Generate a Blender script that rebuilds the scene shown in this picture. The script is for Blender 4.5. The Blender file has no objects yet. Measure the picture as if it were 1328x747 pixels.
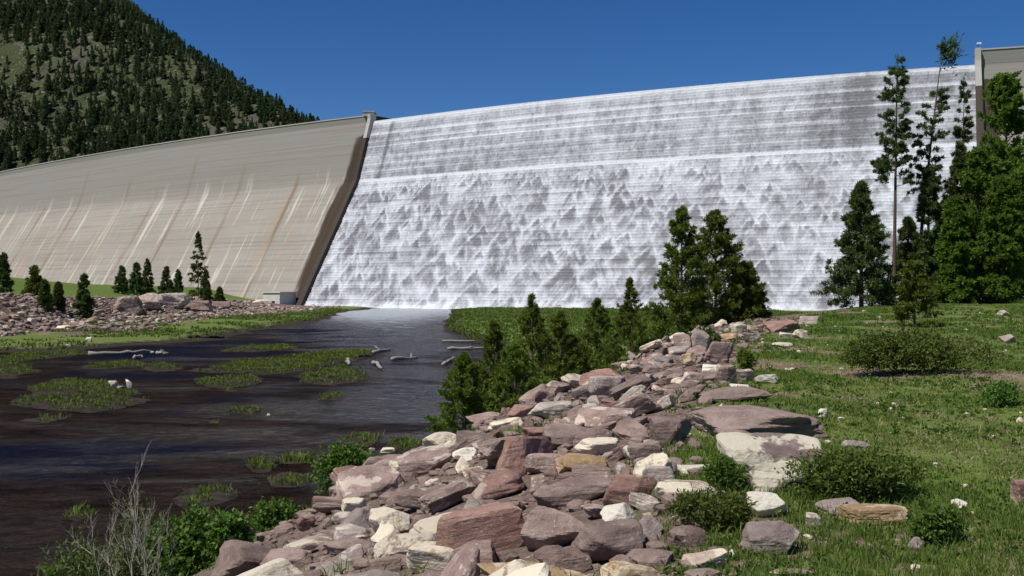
import bpy, bmesh, math, random
import numpy as np
from mathutils import Vector, Matrix, Euler

random.seed(7)
RNG = np.random.default_rng(11)
F = 1424.0                 # focal length in photograph pixels
CX, CY = 664.0, 375.0      # principal column, horizon row
CAMZ = 5.4                 # eye height above the river
scene = bpy.context.scene
COL = scene.collection
rad = math.radians

# ------------------------------------------------------------------ noise
def _hash(i, j, k, seed):
    h = (i * 374761393 + j * 668265263 + k * 1274126177 + seed * 974634533) & 0xFFFFFFFF
    h = ((h ^ (h >> 13)) * 1274126177) & 0xFFFFFFFF
    h = h ^ (h >> 16)
    return (h & 0xFFFFFF) / float(0xFFFFFF)

def vnoise(p, seed=0):
    p = np.asarray(p, float)
    i = np.floor(p).astype(np.int64)
    f = p - i
    u = f * f * (3 - 2 * f)
    r = 0
    for dx in (0, 1):
        for dy in (0, 1):
            for dz in (0, 1):
                w = (u[..., 0] if dx else 1 - u[..., 0]) * (u[..., 1] if dy else 1 - u[..., 1]) * (u[..., 2] if dz else 1 - u[..., 2])
                r = r + w * _hash(i[..., 0] + dx, i[..., 1] + dy, i[..., 2] + dz, seed)
    return r

def fbm(x, y, z=None, oct=4, seed=0, gain=.5):
    x = np.asarray(x, float); y = np.asarray(y, float)
    z = np.zeros_like(x) if z is None else z
    p = np.stack(np.broadcast_arrays(x, y, z), -1)
    s, a, t = 0, 1, 0
    for o in range(oct):
        s = s + a * vnoise(p * (2 ** o) + 17.3 * o, seed + o)
        t += a; a *= gain
    return s / t

def sstep(a, b, x):
    t = np.clip((x - a) / (b - a), 0, 1)
    return t * t * (3 - 2 * t)

# ------------------------------------------------------------------ objects
def mesh_np(name, V, faces, attrs=None, smooth=False):
    V = np.asarray(V, np.float32); faces = np.asarray(faces, np.int32)
    me = bpy.data.meshes.new(name)
    nf, k = faces.shape
    me.vertices.add(len(V)); me.vertices.foreach_set('co', V.ravel())
    me.loops.add(nf * k); me.loops.foreach_set('vertex_index', faces.ravel())
    me.polygons.add(nf)
    me.polygons.foreach_set('loop_start', np.arange(0, nf * k, k, dtype=np.int32))
    me.polygons.foreach_set('loop_total', np.full(nf, k, np.int32))
    me.polygons.foreach_set('use_smooth', np.full(nf, smooth))
    for an, arr in (attrs or {}).items():
        arr = np.asarray(arr, np.float32)
        if arr.ndim == 1:
            a = me.attributes.new(an, 'FLOAT', 'POINT'); a.data.foreach_set('value', arr)
        else:
            a = me.attributes.new(an, 'FLOAT_VECTOR', 'POINT'); a.data.foreach_set('vector', arr.ravel())
    me.update(); me.validate()
    return me

def tag(o, label=None, cat=None, group=None, kind=None):
    if label: o['label'] = label
    if cat: o['category'] = cat
    if group: o['group'] = group
    if kind: o['kind'] = kind
    return o

def obj(name, me, mat=None, parent=None, loc=None):
    o = bpy.data.objects.new(name, me); COL.objects.link(o)
    if mat is not None and not me.materials: me.materials.append(mat)
    if parent is not None: o.parent = parent
    if loc is not None: o.location = loc
    return o

def empty(name, loc, rz=0):
    o = bpy.data.objects.new(name, None); COL.objects.link(o)
    o.location = loc; o.rotation_euler = (0, 0, rz); o.empty_display_size = .3
    return o

def copy_tree(o, parent=None):
    c = o.copy(); COL.objects.link(c); c.parent = parent
    for ch in list(o.children): copy_tree(ch, c)
    return c

class MB:
    """collects boxes, tubes and other pieces into one mesh"""
    def __init__(s): s.v = []; s.f = []
    def add(s, V, Fs):
        o = len(s.v); s.v += [tuple(map(float, p)) for p in V]; s.f += [tuple(i + o for i in q) for q in Fs]
    def box(s, c, d, rz=0, tilt=None):
        M = Matrix.Rotation(rz, 3, 'Z')
        if tilt is not None: M = tilt @ M
        V = [Vector(c) + M @ Vector((x * d[0] / 2, y * d[1] / 2, z * d[2] / 2)) for x in (-1, 1) for y in (-1, 1) for z in (-1, 1)]
        s.add(V, [(0, 1, 3, 2), (4, 6, 7, 5), (0, 4, 5, 1), (2, 3, 7, 6), (0, 2, 6, 4), (1, 5, 7, 3)])
    def tube(s, pts, rs, n=7):
        pts = [Vector(p) for p in pts]; V = []; Fs = []
        for i, p in enumerate(pts):
            d = (pts[min(i + 1, len(pts) - 1)] - pts[max(i - 1, 0)]).normalized()
            a = d.orthogonal().normalized() if abs(d.z) < .9 else Vector((1, 0, 0)); a = (a - d * a.dot(d)).normalized(); b = d.cross(a)
            for k in range(n):
                t = 2 * math.pi * k / n
                V.append(p + (a * math.cos(t) + b * math.sin(t)) * rs[i])
        for i in range(len(pts) - 1):
            for k in range(n):
                Fs.append((i * n + k, i * n + (k + 1) % n, (i + 1) * n + (k + 1) % n, (i + 1) * n + k))
        Fs.append(tuple(range(n))[::-1]); Fs.append(tuple((len(pts) - 1) * n + k for k in range(n)))
        s.add(V, Fs)
    def mesh(s, name, smooth=False):
        me = bpy.data.meshes.new(name); me.from_pydata(s.v, [], s.f); me.update()
        if smooth: me.polygons.foreach_set('use_smooth', [True] * len(me.polygons))
        return me

# ------------------------------------------------------------------ materials
class NT:
    def __init__(s, name):
        s.m = bpy.data.materials.new(name); s.m.use_nodes = True
        s.t = s.m.node_tree; s.t.nodes.clear()
        s.out = s.t.nodes.new('ShaderNodeOutputMaterial')
    def n(s, typ, ins=None, **props):
        nd = s.t.nodes.new(typ)
        for k, v in props.items(): setattr(nd, k, v)
        for k, v in (ins or {}).items():
            if isinstance(v, bpy.types.NodeSocket): s.t.links.new(v, nd.inputs[k])
            else: nd.inputs[k].default_value = v
        return nd
    def attr(s, name, f=True):
        a = s.n('ShaderNodeAttribute', attribute_name=name); return a.outputs['Fac'] if f else a.outputs['Vector']
    def math(s, op, a, b=0.0, c=0.0, clamp=False):
        nd = s.n('ShaderNodeMath', {0: a, 1: b, 2: c}, operation=op, use_clamp=clamp); return nd.outputs[0]
    def mapping(s, vec, scale=(1, 1, 1), loc=(0, 0, 0), rot=(0, 0, 0)):
        return s.n('ShaderNodeMapping', {'Vector': vec, 'Scale': scale, 'Location': loc, 'Rotation': rot}).outputs[0]
    def noise(s, vec, scale, detail=4, rough=.55, dist=0.0):
        nd = s.n('ShaderNodeTexNoise', {'Vector': vec, 'Scale': scale, 'Detail': detail, 'Roughness': rough, 'Distortion': dist}); return nd.outputs['Fac']
    def ramp(s, fac, a, b):
        nd = s.n('ShaderNodeMapRange', {'Value': fac, 'From Min': a, 'From Max': b}, interpolation_type='SMOOTHSTEP'); return nd.outputs[0]
    def mix(s, fac, a, b, mode='MIX'):
        nd = s.t.nodes.new('ShaderNodeMix'); nd.data_type = 'RGBA'; nd.blend_type = mode
        def put(sock, v):
            if isinstance(v, bpy.types.NodeSocket): s.t.links.new(v, sock)
            else: sock.default_value = v if isinstance(v, (int, float)) else ((*v, 1) if len(v) == 3 else v)
        put(nd.inputs[0], fac); put(nd.inputs[6], a); put(nd.inputs[7], b)
        return nd.outputs[2]
    def bump(s, h, strength=.4, dist=.05, normal=None):
        ins = {'Height': h, 'Strength': strength, 'Distance': dist}
        if normal is not None: ins['Normal'] = normal
        return s.n('ShaderNodeBump', ins).outputs[0]
    def hsv(s, col, h=.5, sat=1., v=1.):
        return s.n('ShaderNodeHueSaturation', {'Color': col, 'Hue': h, 'Saturation': sat, 'Value': v}).outputs[0]
    def done(s, col, rough=.8, normal=None, spec=.3, **ex):
        ins = {'Base Color': col if isinstance(col, bpy.types.NodeSocket) else (*col, 1), 'Roughness': rough, 'Specular IOR Level': spec}
        if normal is not None: ins['Normal'] = normal
        for k, v in ex.items(): ins[k.replace('_', ' ')] = v
        b = s.n('ShaderNodeBsdfPrincipled', ins)
        s.t.links.new(b.outputs[0], s.out.inputs[0]); return s.m

def foliage_mat(name, dark, light, transl=.25):
    t = NT(name)
    r = t.n('ShaderNodeObjectInfo').outputs['Random']
    c = t.mix(t.attr('tint'), dark, light)
    c = t.hsv(c, t.math('MULTIPLY_ADD', r, .03, .485), 1.0, t.math('MULTIPLY_ADD', r, .35, .82))
    d = t.n('ShaderNodeBsdfPrincipled', {'Base Color': c, 'Roughness': .62, 'Specular IOR Level': .25})
    tr = t.n('ShaderNodeBsdfTranslucent', {'Color': c})
    mx = t.n('ShaderNodeMixShader', {0: transl, 1: d.outputs[0], 2: tr.outputs[0]})
    t.t.links.new(mx.outputs[0], t.out.inputs[0]); return t.m

def rock_mat(name, base, alt, patch, amount, far=False):
    t = NT(name)
    oc = t.n('ShaderNodeTexCoord').outputs['Object']
    r = t.n('ShaderNodeObjectInfo').outputs['Random']
    off = t.n('ShaderNodeCombineXYZ', {0: t.math('MULTIPLY', r, 91.), 1: t.math('MULTIPLY', r, 37.), 2: t.math('MULTIPLY', r, 57.)}).outputs[0]
    v = t.n('ShaderNodeVectorMath', {0: oc, 1: off}, operation='ADD').outputs[0]
    big = t.noise(v, 2.2, 5, .6)
    fine = t.noise(v, 22, 6, .7)
    grain = t.noise(v, 90, 3, .7)
    strat = t.noise(t.mapping(v, (1.2, 1.2, 9)), 2.0, 4, .6)
    c = t.mix(t.ramp(big, .35, .65), base, alt)
    c = t.mix(t.math('MULTIPLY', t.ramp(strat, .45, .7), .45), c, tuple(x * 1.35 for x in alt))
    c = t.mix(t.math('MULTIPLY', t.ramp(fine, .35, .75), .5), c, tuple(x * .55 for x in base))
    pn = t.noise(v, 2.8, 7, .62, .35)
    th = t.math('MULTIPLY_ADD', t.math('FRACT', t.math('MULTIPLY', r, 7.31)), -.16, .74 - amount)
    pm = t.math('MULTIPLY', t.ramp(t.math('SUBTRACT', pn, th), 0.0, .05), .9)
    c = t.mix(pm, c, t.mix(fine, tuple(x * .7 for x in patch), patch))
    # rusty blotches and pale lichen specks
    c = t.mix(t.math('MULTIPLY', t.ramp(t.noise(v, 4.5, 5, .6), .6, .7), .55), c, (.25, .125, .06))
    c = t.mix(t.math('MULTIPLY', t.ramp(t.noise(v, 38, 2, .5), .66, .7), .6), c, (.48, .44, .38))
    val = t.math('MULTIPLY_ADD', t.math('FRACT', t.math('MULTIPLY', r, 3.77)), .5, .78)
    c = t.hsv(c, .5, .95, val)
    h = t.math('ADD', t.math('MULTIPLY', fine, .7), t.math('ADD', t.math('MULTIPLY', strat, .8), t.math('MULTIPLY', grain, .25)))
    return t.done(c, .85, t.bump(h, .7, .035), .25)

def build_materials():
    M = {}
    M['rock_purple'] = rock_mat('purple_quartzite', (.205, .138, .114), (.340, .248, .208), (.60, .49, .40), .075)
    M['rock_plain'] = rock_mat('plain_purple_slab', (.215, .148, .126), (.33, .245, .212), (.42, .34, .30), -.02)
    M['rock_red'] = rock_mat('reddish_quartzite', (.225, .122, .095), (.32, .195, .155), (.58, .46, .35), .06)
    M['rock_cream'] = rock_mat('cream_crusted_stone', (.30, .215, .165), (.50, .40, .30), (.78, .69, .52), .27)
    M['rock_tan'] = rock_mat('ochre_stone', (.28, .18, .09), (.40, .27, .145), (.62, .50, .33), .12)
    M['rock_white'] = rock_mat('pale_stone', (.46, .40, .33), (.66, .60, .49), (.78, .73, .60), .26)
    M['rock_grey'] = rock_mat('grey_stone', (.27, .21, .185), (.40, .33, .29), (.66, .57, .46), .12)
    M['rock_patch'] = rock_mat('lichen_patched_slab', (.19, .135, .12), (.27, .205, .185), (.80, .73, .56), .25)
    # ---- terrain: masks from the mesh (grass, mud, rubble) broken up by noise
    t = NT('valley_ground')
    pos = t.n('ShaderNodeNewGeometry').outputs['Position']
    g, mud, rub = t.attr('grass'), t.attr('mud'), t.attr('rubble')
    n1 = t.noise(pos, .35, 5, .6); n2 = t.noise(pos, 2.3, 5, .65); n3 = t.noise(pos, 14, 4, .7); n0 = t.noise(pos, .06, 4, .6)
    soil = t.mix(t.ramp(n2, .3, .7), (.13, .095, .06), (.24, .185, .135))
    soil = t.mix(t.ramp(n3, .55, .68), soil, (.36, .30, .24))
    grass = t.mix(t.ramp(n2, .3, .7), (.068, .122, .020), (.140, .190, .040))
    grass = t.mix(t.math('MULTIPLY', t.ramp(n0, .4, .65), .3), grass, (.15, .155, .045))
    grass = t.mix(t.math('MULTIPLY', t.ramp(n3, .5, .8), .5), grass, (.03, .05, .01))
    gm = t.ramp(t.math('ADD', g, t.math('MULTIPLY_ADD', t.math('ADD', t.math('MULTIPLY', n1, .6), t.math('MULTIPLY', n2, .4)), 1.6, -.8)), .38, .62)
    c = t.mix(gm, soil, grass)
    rubc = t.mix(t.ramp(n2, .35, .65), (.085, .060, .050), (.17, .125, .105))  # base darkened so gaps between the boulders look shaded
    rubc = t.mix(t.ramp(n3, .56, .70), rubc, (.38, .32, .27))
    c = t.mix(t.ramp(t.math('ADD', rub, t.math('MULTIPLY_ADD', n2, .6, -.3)), .4, .6), c, rubc)
    mudc = t.mix(t.ramp(n2, .35, .65), (.018, .013, .011), (.050, .038, .031))
    c = t.mix(t.ramp(t.math('ADD', mud, t.math('MULTIPLY_ADD', n1, .5, -.25)), .4, .6), c, mudc)
    M['ground'] = t.done(c, .95, t.bump(t.math('ADD', n2, t.math('MULTIPLY', n3, .6)), .7, .08), .15)
    # ---- river
    t = NT('river_water')
    pos = t.n('ShaderNodeNewGeometry').outputs['Position']
    flow = t.mapping(pos, (.07, .13, 1), rot=(0, 0, rad(40)))
    s1 = t.noise(flow, 1.0, 6, .62, .8)
    s2 = t.noise(t.mapping(pos, (.5, .8, 1), rot=(0, 0, rad(40))), 1.0, 5, .6, .4)
    stone = t.noise(pos, 3.2, 4, .65)
    shallow = t.attr('shallow')
    deep = (.0045, .0065, .019)
    bed = t.mix(t.ramp(s2, .3, .7), (.0065, .0035, .0030), (.026, .0165, .0135))
    bed = t.mix(t.math('MULTIPLY', t.ramp(stone, .55, .72), .35), bed, (.065, .040, .028))
    k = t.ramp(t.math('ADD', shallow, t.math('MULTIPLY_ADD', s1, 2.0, -1.0)), .30, .75)
    c = t.mix(k, deep, bed)
    rip = t.noise(t.mapping(pos, (1.9, 2.0, 1), rot=(0, 0, rad(35))), 1.0, 5, .65, .8)
    rip2 = t.noise(t.mapping(pos, (.40, .55, 1), rot=(0, 0, rad(35))), 1.0, 5, .65, .8)
    foam = t.ramp(t.math('ADD', t.attr('froth_sheen'), t.math('MULTIPLY_ADD', rip2, 1.2, -.6)), .45, .95)
    c = t.mix(foam, c, (.42, .46, .50))  # pale colour painted for froth and for the silvery reflection on the channel
    b = t.bump(t.math('ADD', t.math('MULTIPLY', rip, .6), rip2), 1.0, .75)
    lane = t.ramp(t.math('ADD', t.noise(t.mapping(pos, (.055, .12, 1), (3, 9, 0), rot=(0, 0, rad(40))), 1.0, 5, .62, 1.2), t.math('MULTIPLY', t.attr('froth_sheen'), .5)), .46, .68)
    fr = t.n('ShaderNodeFresnel', {'IOR': 1.33, 'Normal': b}).outputs[0]
    k_ = t.math('MULTIPLY', fr, t.math('MULTIPLY_ADD', lane, .78, .16), clamp=True)
    df = t.n('ShaderNodeBsdfDiffuse', {'Color': c, 'Normal': b})
    gl = t.n('ShaderNodeBsdfGlossy', {'Color': (1, 1, 1, 1), 'Roughness': .14, 'Normal': b})
    mx = t.n('ShaderNodeMixShader', {0: k_, 1: df.outputs[0], 2: gl.outputs[0]})
    t.t.links.new(mx.outputs[0], t.out.inputs[0]); M['river'] = t.m
    # ---- falling water
    t = NT('falling_water')
    pos = t.n('ShaderNodeNewGeometry').outputs['Position']
    uv = t.attr('fall', False)
    fm = t.attr('foam')
    n1 = t.noise(t.mapping(uv, (.9, .45, 1)), 1.0, 5, .65)
    n2 = t.noise(t.mapping(uv, (2.5, 1.2, 1)), 1.0, 4, .7)
    f2 = t.math('ADD', fm, t.math('ADD', t.math('MULTIPLY_ADD', n1, .9, -.45), t.math('MULTIPLY_ADD', n2, .7, -.35)))
    c = t.mix(t.ramp(f2, -.1, 1.15), (.175, .175, .19), (.66, .685, .73))
    M['fall'] = t.done(c, .55, t.bump(t.math('ADD', n1, n2), .5, .35), .4)
    # ---- dam concrete
    t = NT('dam_concrete')
    uv = t.attr('face', False)
    sep = t.n('ShaderNodeSeparateXYZ', {0: uv})
    d = sep.outputs[1]                        # metres below the crest
    n1 = t.noise(t.mapping(uv, (.03, .09, 1)), 1.0, 5, .6)
    lifts = t.noise(t.mapping(uv, (.012, 1.5, 1)), 1.0, 4, .7)
    lift2 = t.noise(t.mapping(uv, (.008, .32, 1)), 1.0, 3, .6)
    c = t.mix(t.ramp(d, 16, 27), (.235, .228, .208), (.322, .294, .258))
    c = t.mix(t.math('MULTIPLY', t.ramp(n1, .35, .7), .5), c, (.25, .225, .19))
    c = t.mix(t.math('MULTIPLY', t.ramp(lifts, .48, .66), .55), c, (.19, .165, .14))
    c = t.mix(t.math('MULTIPLY', t.ramp(lift2, .5, .7), .32), c, (.20, .18, .155))
    low = t.ramp(d, 15, 26)
    w1 = t.noise(t.mapping(uv, (.34, .022, 1)), 1.0, 4, .6, .15)
    w2 = t.noise(t.mapping(uv, (1.1, .05, 1), (31, 7, 0)), 1.0, 3, .55, .1)
    white = t.math('MULTIPLY', t.math('MAXIMUM', t.ramp(w1, .565, .64), t.math('MULTIPLY', t.ramp(w2, .62, .70), .8)), low)
    rust = t.math('MULTIPLY', t.ramp(t.noise(t.mapping(uv, (.22, .012, 1), (5, 3, 0)), 1.0, 4, .5, .1), .60, .66), low)
    c = t.mix(t.math('MULTIPLY', rust, .38), c, (.36, .24, .14))
    c = t.mix(t.math('MULTIPLY', white, .6), c, (.62, .58, .50))
    flecks = t.math('MULTIPLY', t.ramp(t.noise(t.mapping(uv, (.9, .25, 1), (3, 1, 0)), 1.0, 3, .6), .72, .76), .6)
    c = t.mix(flecks, c, (.6, .55, .44))
    jn = t.attr('joint')
    c = t.mix(t.math('MULTIPLY', jn, .95), c, t.mix(t.noise(t.mapping(uv, (.1, .08, 1)), 1., 3), (.13, .095, .07), (.24, .15, .08)))
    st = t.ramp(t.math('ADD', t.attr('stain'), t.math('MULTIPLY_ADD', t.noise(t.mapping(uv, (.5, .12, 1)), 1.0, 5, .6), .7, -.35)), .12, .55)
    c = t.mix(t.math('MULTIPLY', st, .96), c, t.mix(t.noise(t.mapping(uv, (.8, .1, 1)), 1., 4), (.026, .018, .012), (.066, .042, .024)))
    M['concrete'] = t.done(c, .9, t.bump(lifts, .4, .25), .2)
    t = NT('pale_concrete')
    pos = t.n('ShaderNodeNewGeometry').outputs['Position']
    M['concrete_pale'] = t.done(t.mix(t.noise(pos, .6, 5, .6), (.33, .32, .29), (.5, .48, .44)), .85)
    t = NT('white_concrete'); M['concrete_white'] = t.done(t.mix(t.noise(t.n('ShaderNodeNewGeometry').outputs['Position'], .9, 4, .6), (.50, .48, .44), (.68, .66, .61)), .85)
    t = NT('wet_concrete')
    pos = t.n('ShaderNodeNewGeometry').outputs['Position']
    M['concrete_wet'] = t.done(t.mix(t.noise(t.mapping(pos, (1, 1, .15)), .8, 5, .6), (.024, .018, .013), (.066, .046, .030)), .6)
    t = NT('dark_metal_and_opening'); M['dark'] = t.done((.03, .03, .03), .5)
    t = NT('white_paint'); M['white'] = t.done((.75, .75, .73), .4)
    # ---- hill
    t = NT('hill_slope')
    pos = t.n('ShaderNodeNewGeometry').outputs['Position']
    n1 = t.noise(pos, .011, 6, .6); n2 = t.noise(pos, .06, 5, .65); n3 = t.noise(pos, .35, 3, .6)
    c = t.mix(t.ramp(n2, .35, .65), (.070, .060, .050), (.135, .118, .100))
    c = t.mix(t.ramp(t.math('ADD', t.math('MULTIPLY', n1, .6), t.math('MULTIPLY', n2, .4)), .38, .54), c, t.mix(n2, (.034, .048, .020), (.070, .086, .036)))
    c = t.mix(t.math('MULTIPLY', t.ramp(n3, .58, .68), .75), c, (.24, .22, .195))
    c = t.mix(t.math('MULTIPLY', t.ramp(t.noise(t.mapping(pos, (.03, .03, .03), (7, 3, 1)), 1.0, 6, .7), .56, .66), .8), c, t.mix(n3, (.12, .105, .092), (.22, .195, .17)))
    M['hill'] = t.done(c, .95, t.bump(t.math('ADD', n2, t.math('MULTIPLY', n3, .4)), .9, 6.0), .1)
    # ---- plants
    M['pine'] = foliage_mat('young_pine_needles', (.056, .102, .012), (.200, .255, .038), .4)
    M['spruce'] = foliage_mat('dark_spruce_needles', (.036, .066, .017), (.135, .180, .046), .35)
    M['far_pine'] = foliage_mat('far_conifer_needles', (.032, .058, .022), (.105, .140, .050), .3)
    M['leaf'] = foliage_mat('bright_leaves', (.050, .110, .016), (.16, .25, .040), .4)
    M['juniper'] = foliage_mat('juniper_sprays', (.055, .100, .016), (.175, .235, .045), .4)
    M['willow'] = foliage_mat('willow_leaves', (.06, .09, .02), (.17, .20, .06), .35)
    M['grassblade'] = foliage_mat('grass_blades', (.080, .142, .018), (.205, .258, .056), .42)
    t = NT('bark'); pos = t.n('ShaderNodeTexCoord').outputs['Object']
    nz = t.noise(t.mapping(pos, (9, 9, 1.5)), 1., 5, .6)
    M['bark'] = t.done(t.mix(nz, (.045, .032, .024), (.16, .115, .085)), .9, t.bump(nz, .6, .02))
    t = NT('dead_wood'); pos = t.n('ShaderNodeTexCoord').outputs['Object']
    nz = t.noise(t.mapping(pos, (2, 14, 14)), 1., 5, .6)
    M['deadwood'] = t.done(t.mix(nz, (.13, .11, .092), (.44, .39, .33)), .85, t.bump(nz, .5, .03))
    t = NT('wet_log'); pos = t.n('ShaderNodeTexCoord').outputs['Object']
    nz = t.noise(t.mapping(pos, (2, 14, 14)), 1., 5, .6)
    M['wetlog'] = t.done(t.mix(nz, (.02, .016, .012), (.09, .07, .055)), .7)
    t = NT('dry_twigs'); M['twig'] = t.done((.38, .34, .29), .85)
    return M
M = build_materials()

# ------------------------------------------------------------------ pixel -> place
def unproj(px, py, z=0.0):
    """ground-plane point seen at a photograph pixel"""
    d = (CAMZ - z) * F / (py - CY)
    return ((px - CX) / F * d, d)

def poly_world(pts, z=0.0): return np.array([unproj(a, b, z) for a, b in pts])

def sdf(P, poly):
    """signed distance to a polygon, positive inside"""
    x, y = P[..., 0], P[..., 1]
    d = np.full(x.shape, 1e18); ins = np.zeros(x.shape, bool)
    n = len(poly)
    for i in range(n):
        a = poly[i]; b = poly[(i + 1) % n]
        e = b - a
        wx, wy = x - a[0], y - a[1]
        tt = np.clip((wx * e[0] + wy * e[1]) / (e @ e + 1e-12), 0, 1)
        d = np.minimum(d, (wx - e[0] * tt) ** 2 + (wy - e[1] * tt) ** 2)
        c = (a[1] > y) != (b[1] > y)
        xs = a[0] + (y - a[1]) / (b[1] - a[1] + 1e-12) * e[0]
        ins ^= c & (x < xs)
    return np.where(ins, 1, -1) * np.sqrt(d)

Ey = [-40, -5, 6.5, 10.8, 16.7, 32, 54, 80, 130, 300]
Ex = [-1, .2, .94, 1.5, 2.8, 6.7, 14.7, 29, 60, 190]
Sy = [-40, -5, 6, 9, 12, 16, 18, 20, 25, 33, 42, 56, 80, 130, 300]
Sx = [-4, -3.8, -3.6, -3.4, -3.2, -2.6, -1.5, -.34, 2.04, 4.8, 7.85, 13, 26, 52, 165]
Sz = [2.3, 2.3, 2.3, 2.3, 2.27, 2.3, 2.62, 3.0, 3.38, 3.78, 3.93, 3.95, 4.2, 4.0, 4.0]

# shores (photograph outline of each, laid on the river plane)
LEFT_BANK = np.vstack([poly_world([(-500, 470), (-60, 458), (40, 458), (110, 455), (160, 449), (230, 446), (300, 440), (345, 427), (385, 421), (425, 414), (440, 408)]), [[-40, 265], [-30, 420], [-700, 700], [-700, 60]]])
RIGHT_MEADOW = np.vstack([poly_world([(585, 409), (570, 424), (590, 436), (625, 446), (640, 460), (622, 476)]), [[20, 55], [120, 60], [300, 240], [60, 420], [-25, 420]], ])
ISLETS = [[(30, 520), (50, 502), (85, 492), (120, 494), (165, 508), (178, 524), (120, 535), (60, 532)],
          [(262, 481), (300, 472), (360, 465), (420, 456), (465, 455), (472, 463), (440, 470), (400, 480), (340, 486)],
          [(258, 503), (275, 490), (325, 487), (335, 494), (300, 506)],
          [(388, 496), (400, 484), (440, 476), (470, 478), (468, 490), (430, 500)],
          [(-40, 486), (0, 472), (30, 474), (45, 481), (10, 490)],
          [(226, 648), (250, 634), (293, 632), (296, 644), (250, 662)],
          [(354, 622), (372, 614), (392, 619), (380, 629), (360, 629)],
          [(328, 604), (337, 598), (348, 604), (338, 611)],
          [(418, 517), (432, 511), (448, 515), (436, 521)],
          [(244, 676), (262, 666), (285, 672), (270, 686)],
          [(646, 517), (656, 511), (668, 515), (656, 520)],
          [(300, 533), (316, 527), (330, 530), (318, 537)], [(268, 549), (280, 544), (292, 548), (280, 553)], [(180, 478), (205, 472), (232, 474), (210, 481)], [(372, 596), (384, 591), (392, 596), (380, 600)],
          [(508, 580), (520, 570), (540, 575), (525, 586)], [(90, 668), (100, 660), (110, 667), (100, 673)], [(300, 471), (330, 466), (352, 468), (330, 473)],
          [(-30, 468), (20, 460), (90, 455), (120, 458), (60, 464), (0, 472)], [(100, 478), (130, 472), (170, 470), (188, 474), (140, 479)], [(286, 456), (320, 450), (372, 447), (385, 450), (330, 457)], [(420, 462), (455, 452), (482, 455), (470, 463)], [(30, 545), (60, 540), (84, 543), (60, 549)],
          [(456, 575), (466, 561), (478, 566), (474, 578)]]
ISLETS = [poly_world(p) for p in ISLETS]
MOUND = np.vstack([poly_world([(-700, 447), (-100, 443), (0, 437), (70, 430), (130, 420), (200, 412), (290, 408), (360, 401), (398, 398)], .4), [[-62, 420], [-700, 700], [-900, 300]]])

def bank_z(x, y):
    E = np.interp(y, Ey, Ex); S = np.interp(y, Sy, Sx); zs = np.interp(y, Sy, Sz)
    top = 3.7 + .0075 * np.clip(y, 0, 80) + .018 * np.clip(x - 16, 0, 40)
    top = top - .09 * np.clip(y - 82, 0, 40) * sstep(70, 30, x - .35 * y + 12)
    top = top + .22 * np.clip(x - 62, 0, 200)
    u = np.clip((x - S) / (E - S), 0, 1)
    z = zs + (top - zs) * (u ** .8)
    return np.where(x < S, zs - (S - x) * .5, z), E, S

def height(x, y, fine=True):
    x = np.asarray(x, float); y = np.asarray(y, float)
    P = np.stack([x, y], -1)
    zb, E, S = bank_z(x, y)
    nb = fbm(x * .5, y * .5, oct=4, seed=3) - .5
    zb = zb + nb * .22 * sstep(3, 12, np.hypot(x, y))
    sl = sdf(P, LEFT_BANK); sr = sdf(P, RIGHT_MEADOW)
    wob = (fbm(x * .12, y * .12, oct=4, seed=8) - .5) * 6 * sstep(20, 60, y)
    lo = lambda s, k, top: np.where(s > 0, np.minimum(s * k, top), s * .08)
    zl = lo(sl + wob, .05, .45); zr = lo(sr + wob * .5, .05, .5)
    az = x / np.maximum(y, 1)
    hm = np.interp(az, [-.60, -.466, -.396, -.326, -.28, -.256, -.213, -.186], [8.2, 7.4, 6.1, 5.8, 5.4, 3.4, 1.2, .2])
    sm = sdf(P, MOUND) + (fbm(x * .1, y * .1, oct=3, seed=21) - .5) * 6
    zm = hm * (.56 * sstep(0, 13, sm) + .44 * sstep(14, 40, sm)) * sstep(-1, 1, sm) 
    z = np.maximum(np.maximum(zl, zr), -.5) + zm + (fbm(x * .25, y * .25, oct=3, seed=5) - .5) * .35 * sstep(1, 14, sm)
    si = np.full(x.shape, -99.)
    for q in ISLETS:
        si = np.maximum(si, sdf(P, q))
    si = si + (fbm(x * .35, y * .35, oct=5, seed=12, gain=.65) - .5) * 3.2 * sstep(15, 60, y)
    z = np.maximum(z, np.where(si > -1, np.minimum(si * .08 + .02, .10), -.5))
    return np.maximum(z, zb), dict(zb=zb, E=E, S=S, sl=sl + wob, sr=sr + wob * .5, sm=sm, si=si, z0=z)

def H(x, y): return float(height(np.array([x]), np.array([y]))[0][0])

_TT = np.concatenate([np.arange(2.5, 40, .05), np.geomspace(40, 600, 1200)])
def ground_px(px, py):
    """first ground (or river) point along the sight line of a photograph pixel"""
    x = (px - CX) / F * _TT; z = CAMZ - (py - CY) / F * _TT
    hz = np.maximum(height(x, _TT)[0], 0)
    k = np.argmax(z < hz)
    if z[k] >= hz[k]: k = len(_TT) - 1
    return Vector((x[k], _TT[k], hz[k]))

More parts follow.
